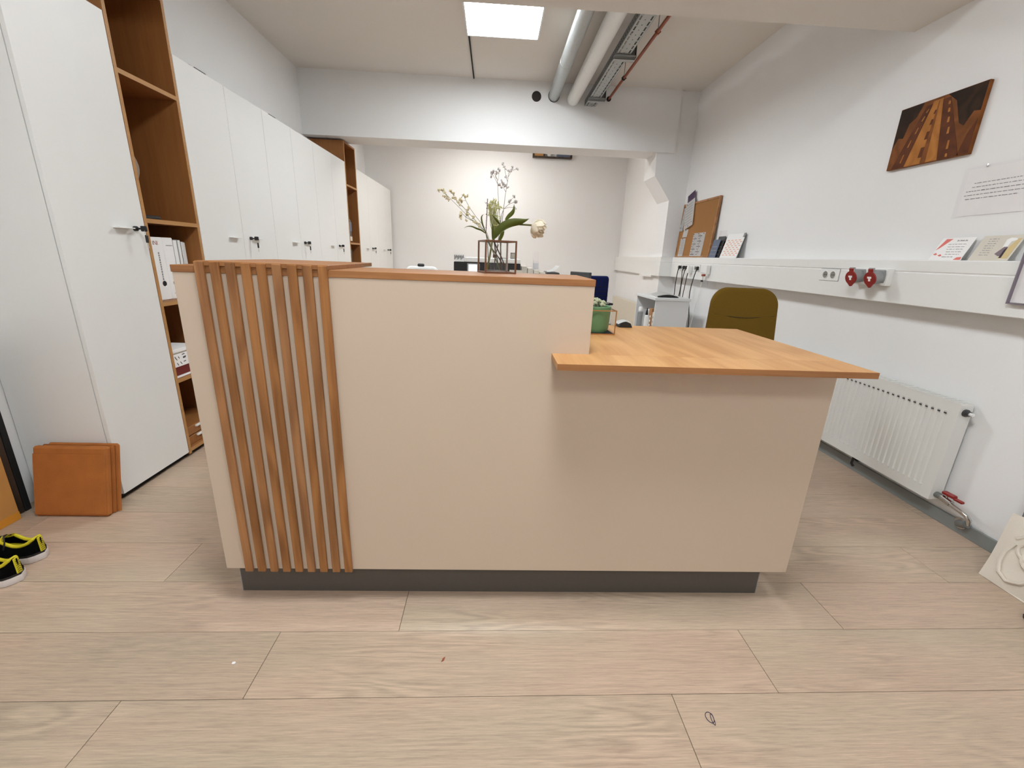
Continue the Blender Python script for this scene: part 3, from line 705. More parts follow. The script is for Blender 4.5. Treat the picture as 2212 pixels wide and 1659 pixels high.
t, M = leaning_card(1.832, XR-.062, TT, .155, .115, .42, PAPERW, 'postcard', 'beige postcard with a drawn dancing figure on the trunking', 'postcard')
for k in range(8): scribble_lines(t, M, -.05+.002*(k % 3), -.012, .098-k*.0105, .0022, 0, INKG)
MB().prism([(.035, .01), (.045, .06), (.06, .1), (.07, .1), (.07, .01)], 'z', 0, .0005).build('ochre_shape', plain('ochre_print', (214, 190, 140), .8), t, M)
MB().prism([(.012, .03), (.03, .062), (.042, .062), (.044, .022), (.03, .02)], 'z', .0005, .001).build('skirt', plain('mauve_print', (128, 112, 118), .8), t, M)
MB().prism([(.024, .06), (.02, .095), (.032, .103), (.055, .1), (.058, .092), (.042, .086), (.04, .062)], 'z', .0005, .001).build('blouse', PAPER, t, M)
MB().prism([(.038, .012), (.037, .05), (.044, .06), (.047, .012)], 'z', .001, .0013).build('leg', INK, t, M)
t, M = leaning_card(1.59, XT-.0068, 1.045, .148, .205, .0, PAPER, 'acrylic_holder', 'clear acrylic sign holder in front of the trunking, at the right edge', 'sign holder', .0012)
MB().box(-.078, .078, -.006, .215, -.006, -.002).build('back_plate', ACRYL, t, M)
MB().box(-.078, -.0745, -.006, .215, -.0019, .012).build('side_edge', ACRYLE, t, M); MB().box(.0745, .078, -.006, .215, -.0019, .012).build('side_edge', ACRYLE, t, M)
MB().box(-.0744, .0744, -.006, -.002, -.0019, .012).build('bottom_edge', ACRYLE, t, M)
MB().box(-.074, .074, -.0018, .215, .003, .006).build('front_plate', ACRYL, t, M)
for y, s in ((.11, .016), (.07, .014)): scribble_lines(t, M, -.035, .06, y, s*.5, .0002, PINKINK)

# cork board and pinned papers
ck_lean = .05
cM = wallM(4.76, TT, XR-.052, ck_lean)
ck = thing('cork_board', 'cork notice board with wooden frame standing on the trunking', 'board', M=cM)
cw, ch = .82, .575
MB().box(-cw/2+.015, cw/2-.015, .015, ch-.015, -.012, 0).build('cork_sheet', CORK, ck, cM)
for b in ((-cw/2, cw/2, 0, .02), (-cw/2, cw/2, ch-.02, ch), (-cw/2, -cw/2+.02, .02, ch-.02), (cw/2-.02, cw/2, .02, ch-.02)):
    MB().box(*b, -.016, .006, bev=.002).build('frame_rail', FRAMEW, ck, cM)
def pinned(x, y, wd, ht, spin, m, label, pins=((0, .45),), z=.002, lines=0, name='pinned_note'):
    M = cM @ Matrix.Translation((x, y, z)) @ Matrix.Rotation(spin, 4, 'Z')
    t = thing(name, label, 'paper', M=M)
    MB().grid(lambda u, v: ((u-.5)*wd, (v-.5)*ht, .006*(1-v)*(1-v)), 2, 4, .0005).build('sheet', m, t, M)
    for px_, py_ in pins: MB().lathe([(0, .010), (.005, .008), (.003, .002), (0, 0)], seg=8, M=M @ Matrix.Translation((px_*wd, py_*ht, .001))).build('pin', BLACKP, t)
    for k in range(lines): scribble_lines(t, M, -wd*.38, wd*.36, ht*(.36-.72*k/max(lines-1, 1)), .003, .007, INKG)
    return t, M
pinned(-.235, .575, .17, .22, .30, PURP, 'purple sheet sticking up over the cork board top edge', ((0, -.3),), .004)
pinned(-.20, .455, .21, .29, .24, PAPER, 'tilted white letter pinned at the cork board top', ((-.3, .42), (.38, -.36), (.0, -.44)), .014, 8)
pinned(-.362, .41, .085, .25, .0, LAMG, 'narrow grey leaflet at the cork board left edge', ((-.3, -.35),), .003, 3)
pinned(-.235, .258, .12, .085, .0, PAPER, 'small square white note on the cork board', ((0, .42),))
pinned(-.262, .108, .13, .195, .03, PAPER, 'tall white list at the lower left of the cork board', ((0, .46),), .003, 9)
t, M = pinned(.115, .13, .27, .235, .0, PAPER, 'sheet of business cards in rows on the cork board', ((-.42, .46), (0, .46), (.42, .46)))
for r in range(8):
    for c in range(2):
        q = MB(); x0 = -.125+c*.125+(r % 2)*.012; y0 = .084-r*.0265
        q.box(x0, x0+(.085 if (r+c) % 2 else .04), y0, y0+.005, .0078, .0083); q.build('card_shadow', DGREYP if (r+c) % 2 else INKG, t, M)
        MB().box(x0+.04, x0+.046, y0+.012, y0+.018, .0078, .0086).build('pin', BLACKP, t, M)
# brochures and calendar right of the cork board
for k, (m, lab) in enumerate(((BLUEP, 'slate blue brochure leaning beside the cork board, frontmost'), (DGREYP, 'dark brochure behind the slate blue one'), (REDCARD, 'reddish brochure rearmost beside the cork board'))):
    t, M = leaning_card(4.245-.03*k, XR-.075+.022*k, TT, .13, .17+.03*k, .2, m, 'brochure', lab, 'brochure', .003)
    for q in range(3): scribble_lines(t, M, -.05, .04, .03+q*.035, .006, .0001, INKG)
t, M = leaning_card(4.235, XR-.012, TT, .14, .25, .04, ACRYL, 'brochure_sleeve', 'clear plastic sleeve standing behind the brochures', 'sleeve', .002)
t, M = leaning_card(3.955, XR-.07, TT, .29, .215, .25, PAPER, 'desk_calendar', 'white desk calendar with orange dashes on the trunking', 'calendar', .002)
MB().box(-.145, .145, 0, .215, -.004, -.0021, M=Matrix.Rotation(.0, 4, 'X')).build('back_board', GREYP, t, M)
for r in range(9):
    for c in range(4):
        x = -.115+c*.062+(r % 2)*.03; y = .022+r*.0165
        MB().box(x, x+.034, y, y+.0065, 0, .0005).build('dash', ORANGEINK, t, M)
MB().box(.12, .145, .18, .216, -.002, .003).build('clip', GREYP, t, M)

# radiator under the worktop side
rx = 2.10; ry0, ry1, rz0, rz1 = 1.72, 3.1, .108, .585
rd = thing('panel_radiator', 'white ribbed panel radiator on the right wall behind the desk', 'radiator', (2.13, 2.4, .1))
g = MB(); n = 44; pitch = (ry1-ry0-.06)/n
prof = []
for i in range(n):
    y = ry0+.03+i*pitch
    prof += [(rx, y), (rx, y+pitch*.45), (rx+.006, y+pitch*.6), (rx+.006, y+pitch*.85)]
prof.append((rx, ry1-.03))
zs = [rz0, rz0+.045, rz0+.06, rz1-.06, rz1-.045, rz1]
rows = []
for j, z in enumerate(zs):
    flat = j in (0, 1, 4, 5)
    rows.append([g.bm.verts.new((rx if flat else x, y, z)) for x, y in [(rx, ry0)]+prof+[(rx, ry1)]])
for a, b in zip(rows, rows[1:]):
    for k in range(len(a)-1): g.bm.faces.new((a[k], a[k+1], b[k+1], b[k]))
g.build('front_plate', RADW, rd)
MB().box(rx+.0075, rx+.05, ry0+.002, ry1-.002, rz0+.004, rz1-.004).build('core', RADW, rd)
MB().box(rx-.001, rx+.062, ry0-.003, ry0+.001, rz0+.002, rz1, bev=.001).build('side_cover', RADW, rd)
MB().box(rx-.001, rx+.062, ry1-.001, ry1+.003, rz0+.002, rz1, bev=.001).build('side_cover', RADW, rd)
tg = MB(); tg.box(rx-.001, rx+.004, ry0, ry1, rz1, rz1+.006).box(rx+.058, rx+.062, ry0, ry1, rz1, rz1+.006)
for i in range(46): tg.box(rx+.004, rx+.058, ry0+i*.03, ry0+i*.03+.006, rz1, rz1+.005)
tg.build('top_grille', RADW, rd)
sl = MB()
for i in range(1, n): sl.box(rx-.0004, rx+.001, ry0+.03+i*pitch-pitch*.42, ry0+.03+i*pitch-.001, rz1-.058, rz1-.052)
sl.build('slots', DGREYP, rd, kind='stuff')
sl = MB()
for i in range(1, n): sl.box(rx-.0012, rx+.001, ry0+.03+i*pitch-pitch*.42, ry0+.03+i*pitch-.001, rz0+.047, rz0+.055)
sl.build('ridges', RADW, rd, kind='stuff')
kM = Matrix.Translation((rx+.028, ry0-.003, rz1-.035)) @ Matrix.Rotation(PI/2, 4, 'X')
MB().lathe([(.017, 0), (.017, .008), (.012, .010), (.012, .02), (0, .02)], seg=14, M=kM).build('end_plug', DGREYP, rd, smooth=True)
MB().lathe([(.008, .02), (.008, .034), (.004, .036), (0, .036)], seg=12, M=kM).build('bleed_valve', WHITEP, rd, smooth=True)
MB().box(rx+.02, XR-.013, 2.15, 2.19, rz0-.02, rz0+.01).build('wall_bracket', BLACKP, rd)
MB().tube([(rx+.012, 2.17, rz0), (rx+.006, 2.17, rz0-.04), (rx+.012, 2.16, rz0-.055)], .007, 8).build('drain_hook', BLACKP, rd, smooth=True)
MB().box(rx+.052, XR-.0005, 1.95, 1.99, .35, .39).build('wall_bracket', ZINCD, rd)
MB().box(rx+.052, XR-.0005, 2.85, 2.89, .35, .39).build('wall_bracket', ZINCD, rd)
v = MB(); v.tube([(rx+.03, ry0-.003, rz0+.03), (rx+.03, ry0-.03, rz0+.03)], .014, 12); v.build('valve_nut', ZINCD, rd, smooth=True)
MB().tube([(rx+.03, ry0-.03, rz0+.03), (rx+.03, ry0-.075, rz0+.022)], .015, 12).build('valve_body', CHROME, rd, smooth=True)
MB().box(rx+.018, rx+.042, ry0-.085, ry0-.03, rz0+.05, rz0+.066, bev=.004).box(rx+.022, rx+.038, ry0-.12, ry0-.08, rz0+.046, rz0+.058, bev=.003).build('valve_lever', RED, rd)
MB().tube([(rx+.03, ry0-.05, rz0+.03), (rx+.03, ry0-.05, rz0+.055)], .005, 8).build('lever_stem', CHROME, rd)
MB().tube([(rx+.03, ry0-.07, rz0+.02), (rx+.03, ry0-.118, rz0+.012), (rx+.032, ry0-.145, rz0+.004), (rx+.04, ry0-.155, rz0-.012), (rx+.045, ry0-.152, rz0-.036)], .010, 12).build('supply_pipe', CHROME, rd, smooth=True)
MB().tube([(rx+.045, ry0-.152, rz0-.034), (rx+.046, ry0-.13, rz0-.048), (rx+.050, ry0-.118, rz0-.052), (XR-.020, ry0-.115, rz0-.052)], .017, 12).build('elbow', ZINCD, rd, smooth=True)
MB().lathe([(.016, 0), (.026, .001), (.026, .006), (.016, .008)], seg=16, M=Matrix.Translation((XR-.013, ry0-.115, rz0-.052)) @ Matrix.Rotation(-PI/2, 4, 'Y')).build('rosette', CHROME, rd)

# old beige radiator deep in the alcove
od = thing('old_radiator', 'old beige radiator with valves on the set-in alcove wall', 'radiator', (1.95, 6.2, .12))
MB().box(1.93, 1.945, 5.66, 6.95, .14, .60, bev=.004).build('front_plate', RADB, od)
MB().box(1.965, 1.99, 5.66, 6.95, .14, .60, bev=.004).build('rear_plate', RADB, od)
MB().box(1.945, 1.965, 5.66, 6.95, .58, .60).build('top_cover', RADB, od)
MB().box(1.945, 1.965, 5.66, 5.665, .15, .58).build('end_cover', RADB, od)
MB().tube([(1.955, 5.66, .555), (1.955, 5.57, .555)], .016, 12).build('valve_body', CHROME, od, smooth=True)
MB().tube([(1.93, 5.57, .575), (1.90, 5.50, .60)], .02, 12).build('thermostat_head', WHITEP, od, smooth=True)
MB().tube([(1.955, 5.575, .555), (1.955, 5.575, 0)], .011, 10).build('supply_pipe', WHITEP, od, smooth=True)
MB().box(1.985, 2.0, 6.0, 6.04, .3, .34).build('wall_bracket', ZINCD, od)
MB().box(1.985, 2.03, 6.7, 6.74, .3, .34).build('wall_bracket', ZINCD, od)

# ================================================================== BACK OFFICE
# low white-grey cabinet with router
lc = thing('low_cabinet', 'low white cabinet by the right wall under the socket strip', 'cabinet', (1.8, 4.55, 0))
lx0, lx1, ly0, ly1, lz = 1.635, 1.985, 4.30, 4.90, .775
MB().box(lx0+.005, lx1, ly0+.004, ly0+.022, 0, lz).build('side_panel', LAMG, lc)
MB().box(lx0+.005, lx1, ly1-.018, ly1, 0, lz).build('side_panel', LAMG, lc)
MB().box(lx1-.01, lx1, ly0+.022, ly1-.018, 0, lz).build('back_panel', LAMG, lc)
MB().box(lx0+.005, lx1-.01, ly0+.022, ly1-.018, .30, .318).build('shelf_board', LAMG, lc)
MB().box(lx0+.005, lx1-.01, ly0+.022, ly1-.018, 0, .03).build('bottom_board', LAMG, lc)
MB().box(lx0-.012, lx1+.01, ly0-.01, ly1+.01, lz, lz+.025, bev=.002).build('top', LAMG, lc)
for k, (m, wd, h, lab) in enumerate(((PAPERW, .07, .33, 'cream file standing nearest in the low cabinet'), (FRAMEW, .08, .36, 'brown file standing beside the cream file in the low cabinet'), (PAPER, .08, .34, 'white file standing deepest in the low cabinet'))):
    y0 = ly0+.03+k*.09
    t = thing('archive_file', lab, 'file', (1.78, y0, .318))
    MB().box(lx0+.02, lx0+.28, y0, y0+wd, .319, .318+h, bev=.003).build('cover', m, t)
    lb = MB()
    for q in range(6): lb.box(lx0+.019, lx0+.0202, y0+.02, y0+.05, .36+q*.045, .38+q*.045)
    lb.build('spine_print', PAPER if k == 1 else INKG, t)
ro = thing('router', 'white curved wireless router on the low cabinet', 'router', (1.79, 4.5, .80))
def rof(u, v):
    x = 1.655+.26*u; return (x, 4.36+.2*v, .812+.026*math.sin(PI*min(1, u*1.05))*(.7+.3*v)+.006*v)
MB().grid(rof, 12, 4, .008).build('shell', WHITEP, ro, smooth=True)
MB().prism([(1.68, .801), (1.90, .801), (1.88, .815), (1.80, .829), (1.74, .825)], 'y', 4.372, 4.55).build('body', BLACKP, ro)
MB().box(1.66, 1.675, 4.37, 4.55, .8, .813).build('foot', WHITEP, ro)
MB().tube([(1.83, 4.555, .82), (1.86, 4.6, .83), (1.95, 4.62, .802)], .003, 6).build('lead', BLACKP, ro, smooth=True)
# small white pedestal with bottle
pd = thing('drawer_pedestal', 'small white drawer pedestal left of the low cabinet', 'pedestal', (1.48, 4.35, 0))
MB().box(1.40, 1.585, 4.2, 4.5, 0, .47, bev=.002).build('body', LAM, pd)
for z in (.02, .17, .32):
    d = MB().box(1.403, 1.582, 4.186, 4.2, z, z+.143, bev=.001).build('drawer', LAM, pd); MB().box(1.46, 1.53, 4.172, 4.186, z+.1, z+.108).build('handle', ZINCD, d)
bo = thing('glue_bottle', 'white bottle with pointed black nozzle on the pedestal', 'bottle', (1.55, 4.27, .47))
MB().lathe([(0, .4705), (.028, .4705), (.03, .48), (.03, .60), (.022, .625), (.012, .632), (0, .632)], (1.55, 4.27, 0), 18).build('body', WHITEP, bo, smooth=True)
MB().lathe([(.014, .632), (.014, .645), (.004, .70), (0, .70)], (1.55, 4.27, 0), 14).build('nozzle', BLACKP, bo, smooth=True)
bo = thing('spray_can', 'slim grey can with white cap left of the glue bottle', 'can', (1.49, 4.28, .47))
MB().lathe([(0, .4705), (.027, .4705), (.027, .66), (.02, .67), (0, .67)], (1.485, 4.28, 0), 18).build('body', GREYP, bo, smooth=True)
MB().lathe([(.02, .67), (.02, .70), (.014, .71), (0, .71)], (1.485, 4.28, 0), 16).build('cap', WHITEP, bo, smooth=True)

def swivel_base(t, x, y, zseat, m, yaw=0):
    for k in range(5):
        a = yaw+k*2*PI/5; ex, ey = x+.29*math.cos(a), y+.29*math.sin(a)
        MB().tube([(x, y, .11), ((x+ex)/2, (y+ey)/2, .10), (ex, ey, .075)], .022, 8, .014).build('base_arm', m, t, smooth=True)
        c = MB(); c.lathe([(0, -.012), (.028, -.012), (.028, .012), (0, .012)], seg=14, M=Matrix.Translation((ex, ey, .028)) @ Matrix.Rotation(a, 4, 'Z') @ Matrix.Rotation(PI/2, 4, 'X')); c.tube([(ex, ey, .03), (ex, ey, .075)], .008, 6)
        c.build('castor', BLACKP, t)
    MB().tube([(x, y, .09), (x, y, zseat-.05)], .028, 12).build('gas_column', m, t, smooth=True)
def rounded_back(w0, w1, z0, z1, thick, rad, curve=.03, nseg=10):
    # front outline as a closed loop, lofted in y with soft edges
    pts = []
    def arc(cx, cz, a0, a1):
        for i in range(nseg+1):
            a = a0+(a1-a0)*i/nseg; pts.append((cx+rad*math.cos(a), cz+rad*math.sin(a)))
    arc(w1/2-rad, z1-rad, 0, PI/2); arc(-w1/2+rad, z1-rad, PI/2, PI)
    r0 = rad*.6
    pts += [(-w0/2, z0+r0), (-w0/2+r0*.3, z0+r0*.3), (-w0/2+r0, z0), (w0/2-r0, z0), (w0/2-r0*.3, z0+r0*.3), (w0/2, z0+r0)]
    cz = (z0+z1)/2; mb = MB(); rings = []
    for sc, dy in ((.90, -thick*.5), (.965, -thick*.42), (1, -thick*.15), (1, thick*.15), (.965, thick*.42), (.9, thick*.5)):
        rings.append([mb.bm.verts.new((px*sc, dy+curve*((px/(w1/2))**2)*-1, cz+(pz-cz)*sc)) for px, pz in pts])
    n = len(pts)
    for a, b in zip(rings, rings[1:]):
        for k in range(n): mb.bm.faces.new((a[k], a[(k+1) % n], b[(k+1) % n], b[k]))
    for ring, dy in ((rings[0], -thick*.56), (rings[-1], thick*.56)):
        c = mb.bm.verts.new((0, dy, cz))
        for k in range(n): mb.bm.faces.new((ring[k], ring[(k+1) % n], c))
    return mb
# ochre chair behind the worktop
oc = thing('desk_chair', 'ochre upholstered desk chair with rounded back behind the low worktop', 'chair', (1.50, 2.2, 0), -.10)
MO = Matrix.Translation((1.475, 2.46, 0)) @ Matrix.Rotation(-.10, 4, 'Z') @ Matrix.Translation((0, 0, 0)) @ Matrix.Rotation(-.06, 4, 'X')
bk = rounded_back(.42, .385, .52, 1.022, .055, .10, .02)
bk.build('backrest', OLIVE, oc, MO, smooth=True, sharp=1.2)
sm = MB(); sm.tube([(-.172+.344*i/16, -.0335-.012*((i/8-1)**2), .868-.018*math.sin(PI*i/16)) for i in range(17)], .0032, 6); sm.build('seam', plain('ochre_seam', (70, 54, 18), .95), oc, MO, smooth=True)
MS = Matrix.Translation((1.46, 2.2, 0)) @ Matrix.Rotation(-.10, 4, 'Z')
MB().box(-.23, .23, -.23, .21, .44, .52, bev=.03, seg=3).build('seat', OLIVE, oc, MS, smooth=True)
MB().tube([MS @ Vector((0, .18, .43)), MS @ Vector((0, .27, .46)), MS @ Vector((0, .305, .62)), MS @ Vector((0, .295, .75))], .018, 8).build('back_support', DGREYP, oc, smooth=True)
swivel_base(oc, 1.46, 2.2, .47, DGREYP, .3)
# blue chair
bc = thing('office_chair', 'dark blue office chair at the back behind the counter end', 'chair', (.98, 4.35, 0), .5)
MC = Matrix.Translation((.97, 4.33, 0)) @ Matrix.Rotation(.35, 4, 'Z')
for i in range(1): rounded_back(.40, .40, .60, .992, .05, .03, .0).build('backrest', NAVY, bc, MC, smooth=True, sharp=1.2)
ribs = MB()
for q in range(6): ribs.box(-.19, .19, -.029, -.026, .66+q*.045, .664+q*.045)
ribs.build('rib', BLACKM, bc, MC)
MB().box(-.215, -.2, -.03, .03, .6, .985, bev=.004).build('frame', BLACKP, bc, MC)
MB().box(-.22, .22, -.02, .42, .44, .51, bev=.025, seg=3).build('seat', NAVY, bc, MC, smooth=True)
for s in (-1, 1):
    MB().box(s*.25-.03, s*.25+.03, -.02, .25, .70, .722, bev=.008).build('arm_pad', BLACKP, bc, MC)
    MB().box(s*.25-.012, s*.25+.012, .12, .17, .47, .70).build('arm_post', GREYP, bc, MC)
    MB().box(s*.22-.04, s*.22+.03, .12, .17, .455, .475).build('arm_bracket', BLACKP, bc, MC)
MB().box(-.03, .03, -.05, -.026, .43, .8).box(-.03, .03, -.05, .25, .42, .44).build('back_support', BLACKP, bc, MC)
pp = MC @ Vector((0, .2, 0)); swivel_base(bc, pp.x, pp.y, .48, BLACKP, .1)
# white chair left
wc = thing('office_chair', 'white-backed chair with black knob behind the counter, left of printer', 'chair', (-.60, 3.7, 0))
MWc = Matrix.Translation((-.60, 3.72, 0)) @ Matrix.Rotation(.2, 4, 'Z')
rounded_back(.30, .27, .60, 1.042, .04, .05, .02).build('backrest', WHITEP, wc, MWc, smooth=True, sharp=1.2)
MB().box(-.035, .02, -.02, .03, 1.03, 1.062, bev=.008).build('coat_knob', BLACKP, wc, MWc)
MB().box(-.22, .22, .0, .42, .44, .51, bev=.025, seg=3).build('seat', BLACKM, wc, MWc, smooth=True)
MB().box(-.03, .03, -.04, -.02, .42, .8).build('back_support', BLACKP, wc, MWc)
MB().box(-.03, .03, -.04, .2, .42, .445).build('seat_bracket', BLACKP, wc, MWc)
pp = MWc @ Vector((0, .2, 0)); swivel_base(wc, pp.x, pp.y, .48, BLACKP, .1)

# sideboard with printer and small stuff behind the counter
sb = thing('sideboard', 'white sideboard hidden behind the counter, carrying the printer', 'sideboard', (.07, 3.4, 0))
MB().box(-.42, .58, 3.12, 3.56, .05, .96).build('body', LAM, sb)
MB().box(-.425, .585, 3.115, 3.565, .96, .978, bev=.001).build('top', LAM, sb)
MB().box(-.40, .56, 3.15, 3.54, 0, .05).build('plinth', BLACKM, sb)
for x in (-.418, -.085, .248):
    d = MB().box(x, x+.328, 3.102, 3.12, .055, .955, bev=.001).build('door', LAM, sb); MB().box(x+.28, x+.30, 3.09, 3.102, .5, .6).build('handle', ZINCD, d)
pr = thing('printer', 'black printer with white lid on the sideboard behind the counter', 'printer', (-.05, 3.35, .978))
MB().box(-.285, .19, 3.16, 3.50, .979, 1.098, bev=.004).build('body', BLACKP, pr)
MB().box(-.205, .19, 3.155, 3.50, 1.0985, 1.13, bev=.004).build('lid', WHITEP, pr)
MB().box(-.285, -.21, 3.155, 3.4, 1.0985, 1.102).build('side_tray', WHITEP, pr)
MB().prism([(3.16, 1.10), (3.16, 1.148), (3.25, 1.148), (3.25, 1.10)], 'x', -.285, -.214).build('patterned_box', PAPER, pr)
pt = MB()
for q in range(9): pt.box(-.281+q*.0075, -.277+q*.0075, 3.1585, 3.16, 1.112+.006*(q % 3), 1.142-.004*(q % 2))
pt.build('pattern', BLACKP, pr)
MB().box(-.19, -.10, 3.152, 3.16, 1.02, 1.09, bev=.002).build('display_frame', GREYP, pr)
MB().box(-.18, -.12, 3.149, 3.152, 1.035, 1.082).build('display', emit('lit_display', (1, 1, 1), .9), pr)
t = thing('letter_tray', 'flat black tray on the white printer lid', 'tray', (.07, 3.3, 1.13)); MB().box(.02, .10, 3.2, 3.35, 1.1305, 1.134).build('tray', BLACKP, t)
t = thing('photo_frame', 'small photo frame with brown stripes on the printer', 'photo frame', (.145, 3.3, 1.13))
MB().box(.120, .158, 3.296, 3.302, 1.1305, 1.173, bev=.001).build('frame', DARKW, t)
fr = MB()
for q in range(5): fr.box(.124+q*.006, .127+q*.006, 3.2945, 3.296, 1.134, 1.169)
fr.build('striped_print', PAPERW, t)
t = thing('brochure_holder', 'clear plastic brochure holder standing right of the printer', 'holder', (.325, 3.42, .978))
MB().box(.30, .346, 3.44, 3.443, .979, 1.185).build('back_plate', ACRYL, t); MB().box(.30, .346, 3.40, 3.403, .979, 1.12).build('front_plate', ACRYL, t)
MB().box(.30, .303, 3.403, 3.44, .979, 1.13).build('side_plate', ACRYL, t); MB().box(.303, .343, 3.415, 3.438, .98, 1.105).build('leaflets', LAMG, t)
t = thing('card_box', 'clear lidded card box left of the brochure holder', 'box', (.27, 3.35, .978))
MB().box(.245, .285, 3.33, 3.40, .979, 1.10).build('box', ACRYL, t); MB().box(.249, .281, 3.334, 3.396, .982, 1.07).build('cards', PAPERW, t)
t = thing('file_stack', 'sloping cream index cards in front of the brochure holder', 'cards', (.3, 3.28, .978))
for q in range(4): MB().box(.20+q*.045, .24+q*.045, 3.2, 3.32, .979, 1.082-.012*q, bev=.001).build('card', PAPERW, t)
t = thing('tray_stack', 'black letter tray with a lifted sheet, right of index cards', 'tray', (.45, 3.3, .978))
MB().box(.385, .48, 3.2, 3.45, .979, 1.045, bev=.006).build('tray', BLACKP, t)
MB().grid(lambda u, v: (.395+.085*u, 3.22+.2*v, 1.048+.045*u*u), 5, 2, .0008).build('sheet', PAPER, t, smooth=True)
t = thing('notepad', 'cream notepad propped at the vase, behind the counter', 'notepad', (.12, 3.12, .978))
MB().box(.11, .20, 3.125, 3.14, .979, 1.055, bev=.001).build('cover', PAPERW, t)
t = thing('stapler', 'small black stapler at the right end of the sideboard', 'stapler', (.55, 3.3, .978))
MB().box(.52, .57, 3.25, 3.42, .979, 1.022, bev=.006).build('body', BLACKP, t)
# desk with monitor farther back
dk = thing('office_desk', 'white office desk behind the sideboard, carrying the monitor', 'desk', (.4, 4.0, 0))
MB().box(-.1, .84, 3.68, 4.05, .72, .745, bev=.002).build('top', LAM, dk)
for x, y in ((-.07, 3.71), (.79, 3.71), (-.07, 4.0), (.79, 4.0)): MB().box(x, x+.04, y, y+.04, 0, .72).build('leg', ZINCD, dk)
mo = thing('monitor', 'dark monitor seen from its edge behind the counter end', 'monitor', (.79, 3.86, .745))
MM = Matrix.Translation((.775, 3.86, 0)) @ Matrix.Rotation(-.9, 4, 'Z')
MB().box(-.12, .10, -.02, .015, .78, 1.038, bev=.004).build('screen_housing', DGREYP, mo, MM); MB().box(-.11, .09, .015, .0165, .79, 1.03).build('screen', BLACKP, mo, MM)
MB().box(-.02, .02, -.05, -.02, .75, .95).build('stand', BLACKP, mo, MM); MB().box(-.07, .05, -.10, .06, .7455, .757, bev=.003).build('foot', BLACKP, mo, MM)
# high shelf box on the back wall
hb = thing('wall_shelf', 'wooden box shelf high on the alcove back wall', 'shelf', (.9, 7.4, 2.66))
hz = 2.655
MB().box(.57, 1.19, 7.43, YB-.001, hz, hz+.014).build('board', DARKW, hb); MB().box(.57, 1.19, 7.43, YB-.001, hz+.25, hz+.26).build('board', SHELFE, hb)
for x in (.57, .74, 1.172): MB().box(x, x+.018, 7.43, YB-.001, hz+.014, hz+.25).build('divider', DARKW, hb)
tag(MB().box(.595, .735, 7.435, 7.50, hz+.0145, hz+.16, bev=.003).build('wooden_block', SHELFE), 'pale wooden block on the high wall shelf', 'block')
tag(MB().lathe([(0, hz+.0145), (.02, hz+.0145), (.038, hz+.05), (.038, hz+.14), (0, hz+.14)], (.83, 7.475, 0), 18).build('vase', WHITEP, smooth=True), 'white vase on the high wall shelf', 'vase')
tag(MB().box(.95, 1.15, 7.435, 7.50, hz+.0145, hz+.06, bev=.003).build('book', BLUEP), 'slate blue book lying on the high wall shelf', 'book')

# ================================================================== THINGS ON THE DESK
VY = 1.40; VZ = z1+.0008
vs = thing('wire_vase', 'glass vase in a copper wire cube on the high counter', 'vase', (.008, VY, VZ), .25)
VM = Matrix.Translation((.008, VY, VZ)) @ Matrix.Rotation(.26, 4, 'Z')
h = .0475; vh = .097; q = .0023
for a in (-h, h):
    for b in (-h, h): MB().box(a-q, a+q, b-q, b+q, 0, vh).build('post', COPPER, vs, VM)
for z in (q, vh-q):
    for s in (-h, h):
        MB().box(-h+q, h-q, s-q, s+q, z-q, z+q).build('rail', COPPER, vs, VM); MB().box(s-q, s+q, -h+q, h-q, z-q, z+q).build('rail', COPPER, vs, VM)
MB().lathe([(0, .0045), (.036, .0045), (.036, .100), (.0348, .100), (.0348, .008), (0, .008)], (0, 0, 0), 28).build('glass_cup', GLASS, vs, VM, smooth=True)
MB().box(-h+q, h-q, -.002, .002, .0006, .004).build('cross_bar', COPPER, vs, VM)
L1=([(-0.024,1.215),(-0.045,1.23),(-0.076,1.254),(-0.107,1.283),(-0.145,1.316),(-0.161,1.328)],[(-0.168,1.328),(-0.161,1.329),(-0.156,1.331),(-0.151,1.323),(-0.154,1.315),(-0.146,1.31),(-0.139,1.304)])
L2=([(-0.031,1.221),(-0.066,1.256),(-0.094,1.283),(-0.121,1.309),(-0.128,1.321),(-0.136,1.332)],[(-0.136,1.331),(-0.134,1.327),(-0.126,1.321),(-0.126,1.311),(-0.121,1.308),(-0.113,1.298),(-0.108,1.291)])
L3=([(-0.036,1.237),(-0.059,1.261),(-0.077,1.284),(-0.089,1.304),(-0.096,1.318)],[(-0.096,1.319),(-0.089,1.315),(-0.086,1.317),(-0.104,1.308),(-0.108,1.306),(-0.102,1.302),(-0.08,1.283),(-0.083,1.277)])
L4=([(-0.073,1.25),(-0.089,1.258),(-0.101,1.269)],[(-0.104,1.269),(-0.103,1.262),(-0.104,1.255),(-0.088,1.249),(-0.087,1.268),(-0.083,1.265),(-0.066,1.259),(-0.059,1.243),(-0.05,1.238),(-0.045,1.234),(-0.063,1.248)])
T1=([(0.017,1.243),(0.011,1.288),(0.007,1.329),(0.004,1.369)],[(-0.013,1.386),(-0.012,1.376),(-0.008,1.39),(0.0,1.388),(0.004,1.387),(0.008,1.396),(0.01,1.355)])
T1b=[[(0.005,1.357),(-0.003,1.371),(-0.013,1.386)],[(0.004,1.369),(-0.008,1.39)],[(0.004,1.369),(-0.002,1.375),(0.001,1.388)],[(0.005,1.366),(0.008,1.371),(0.008,1.396)]]
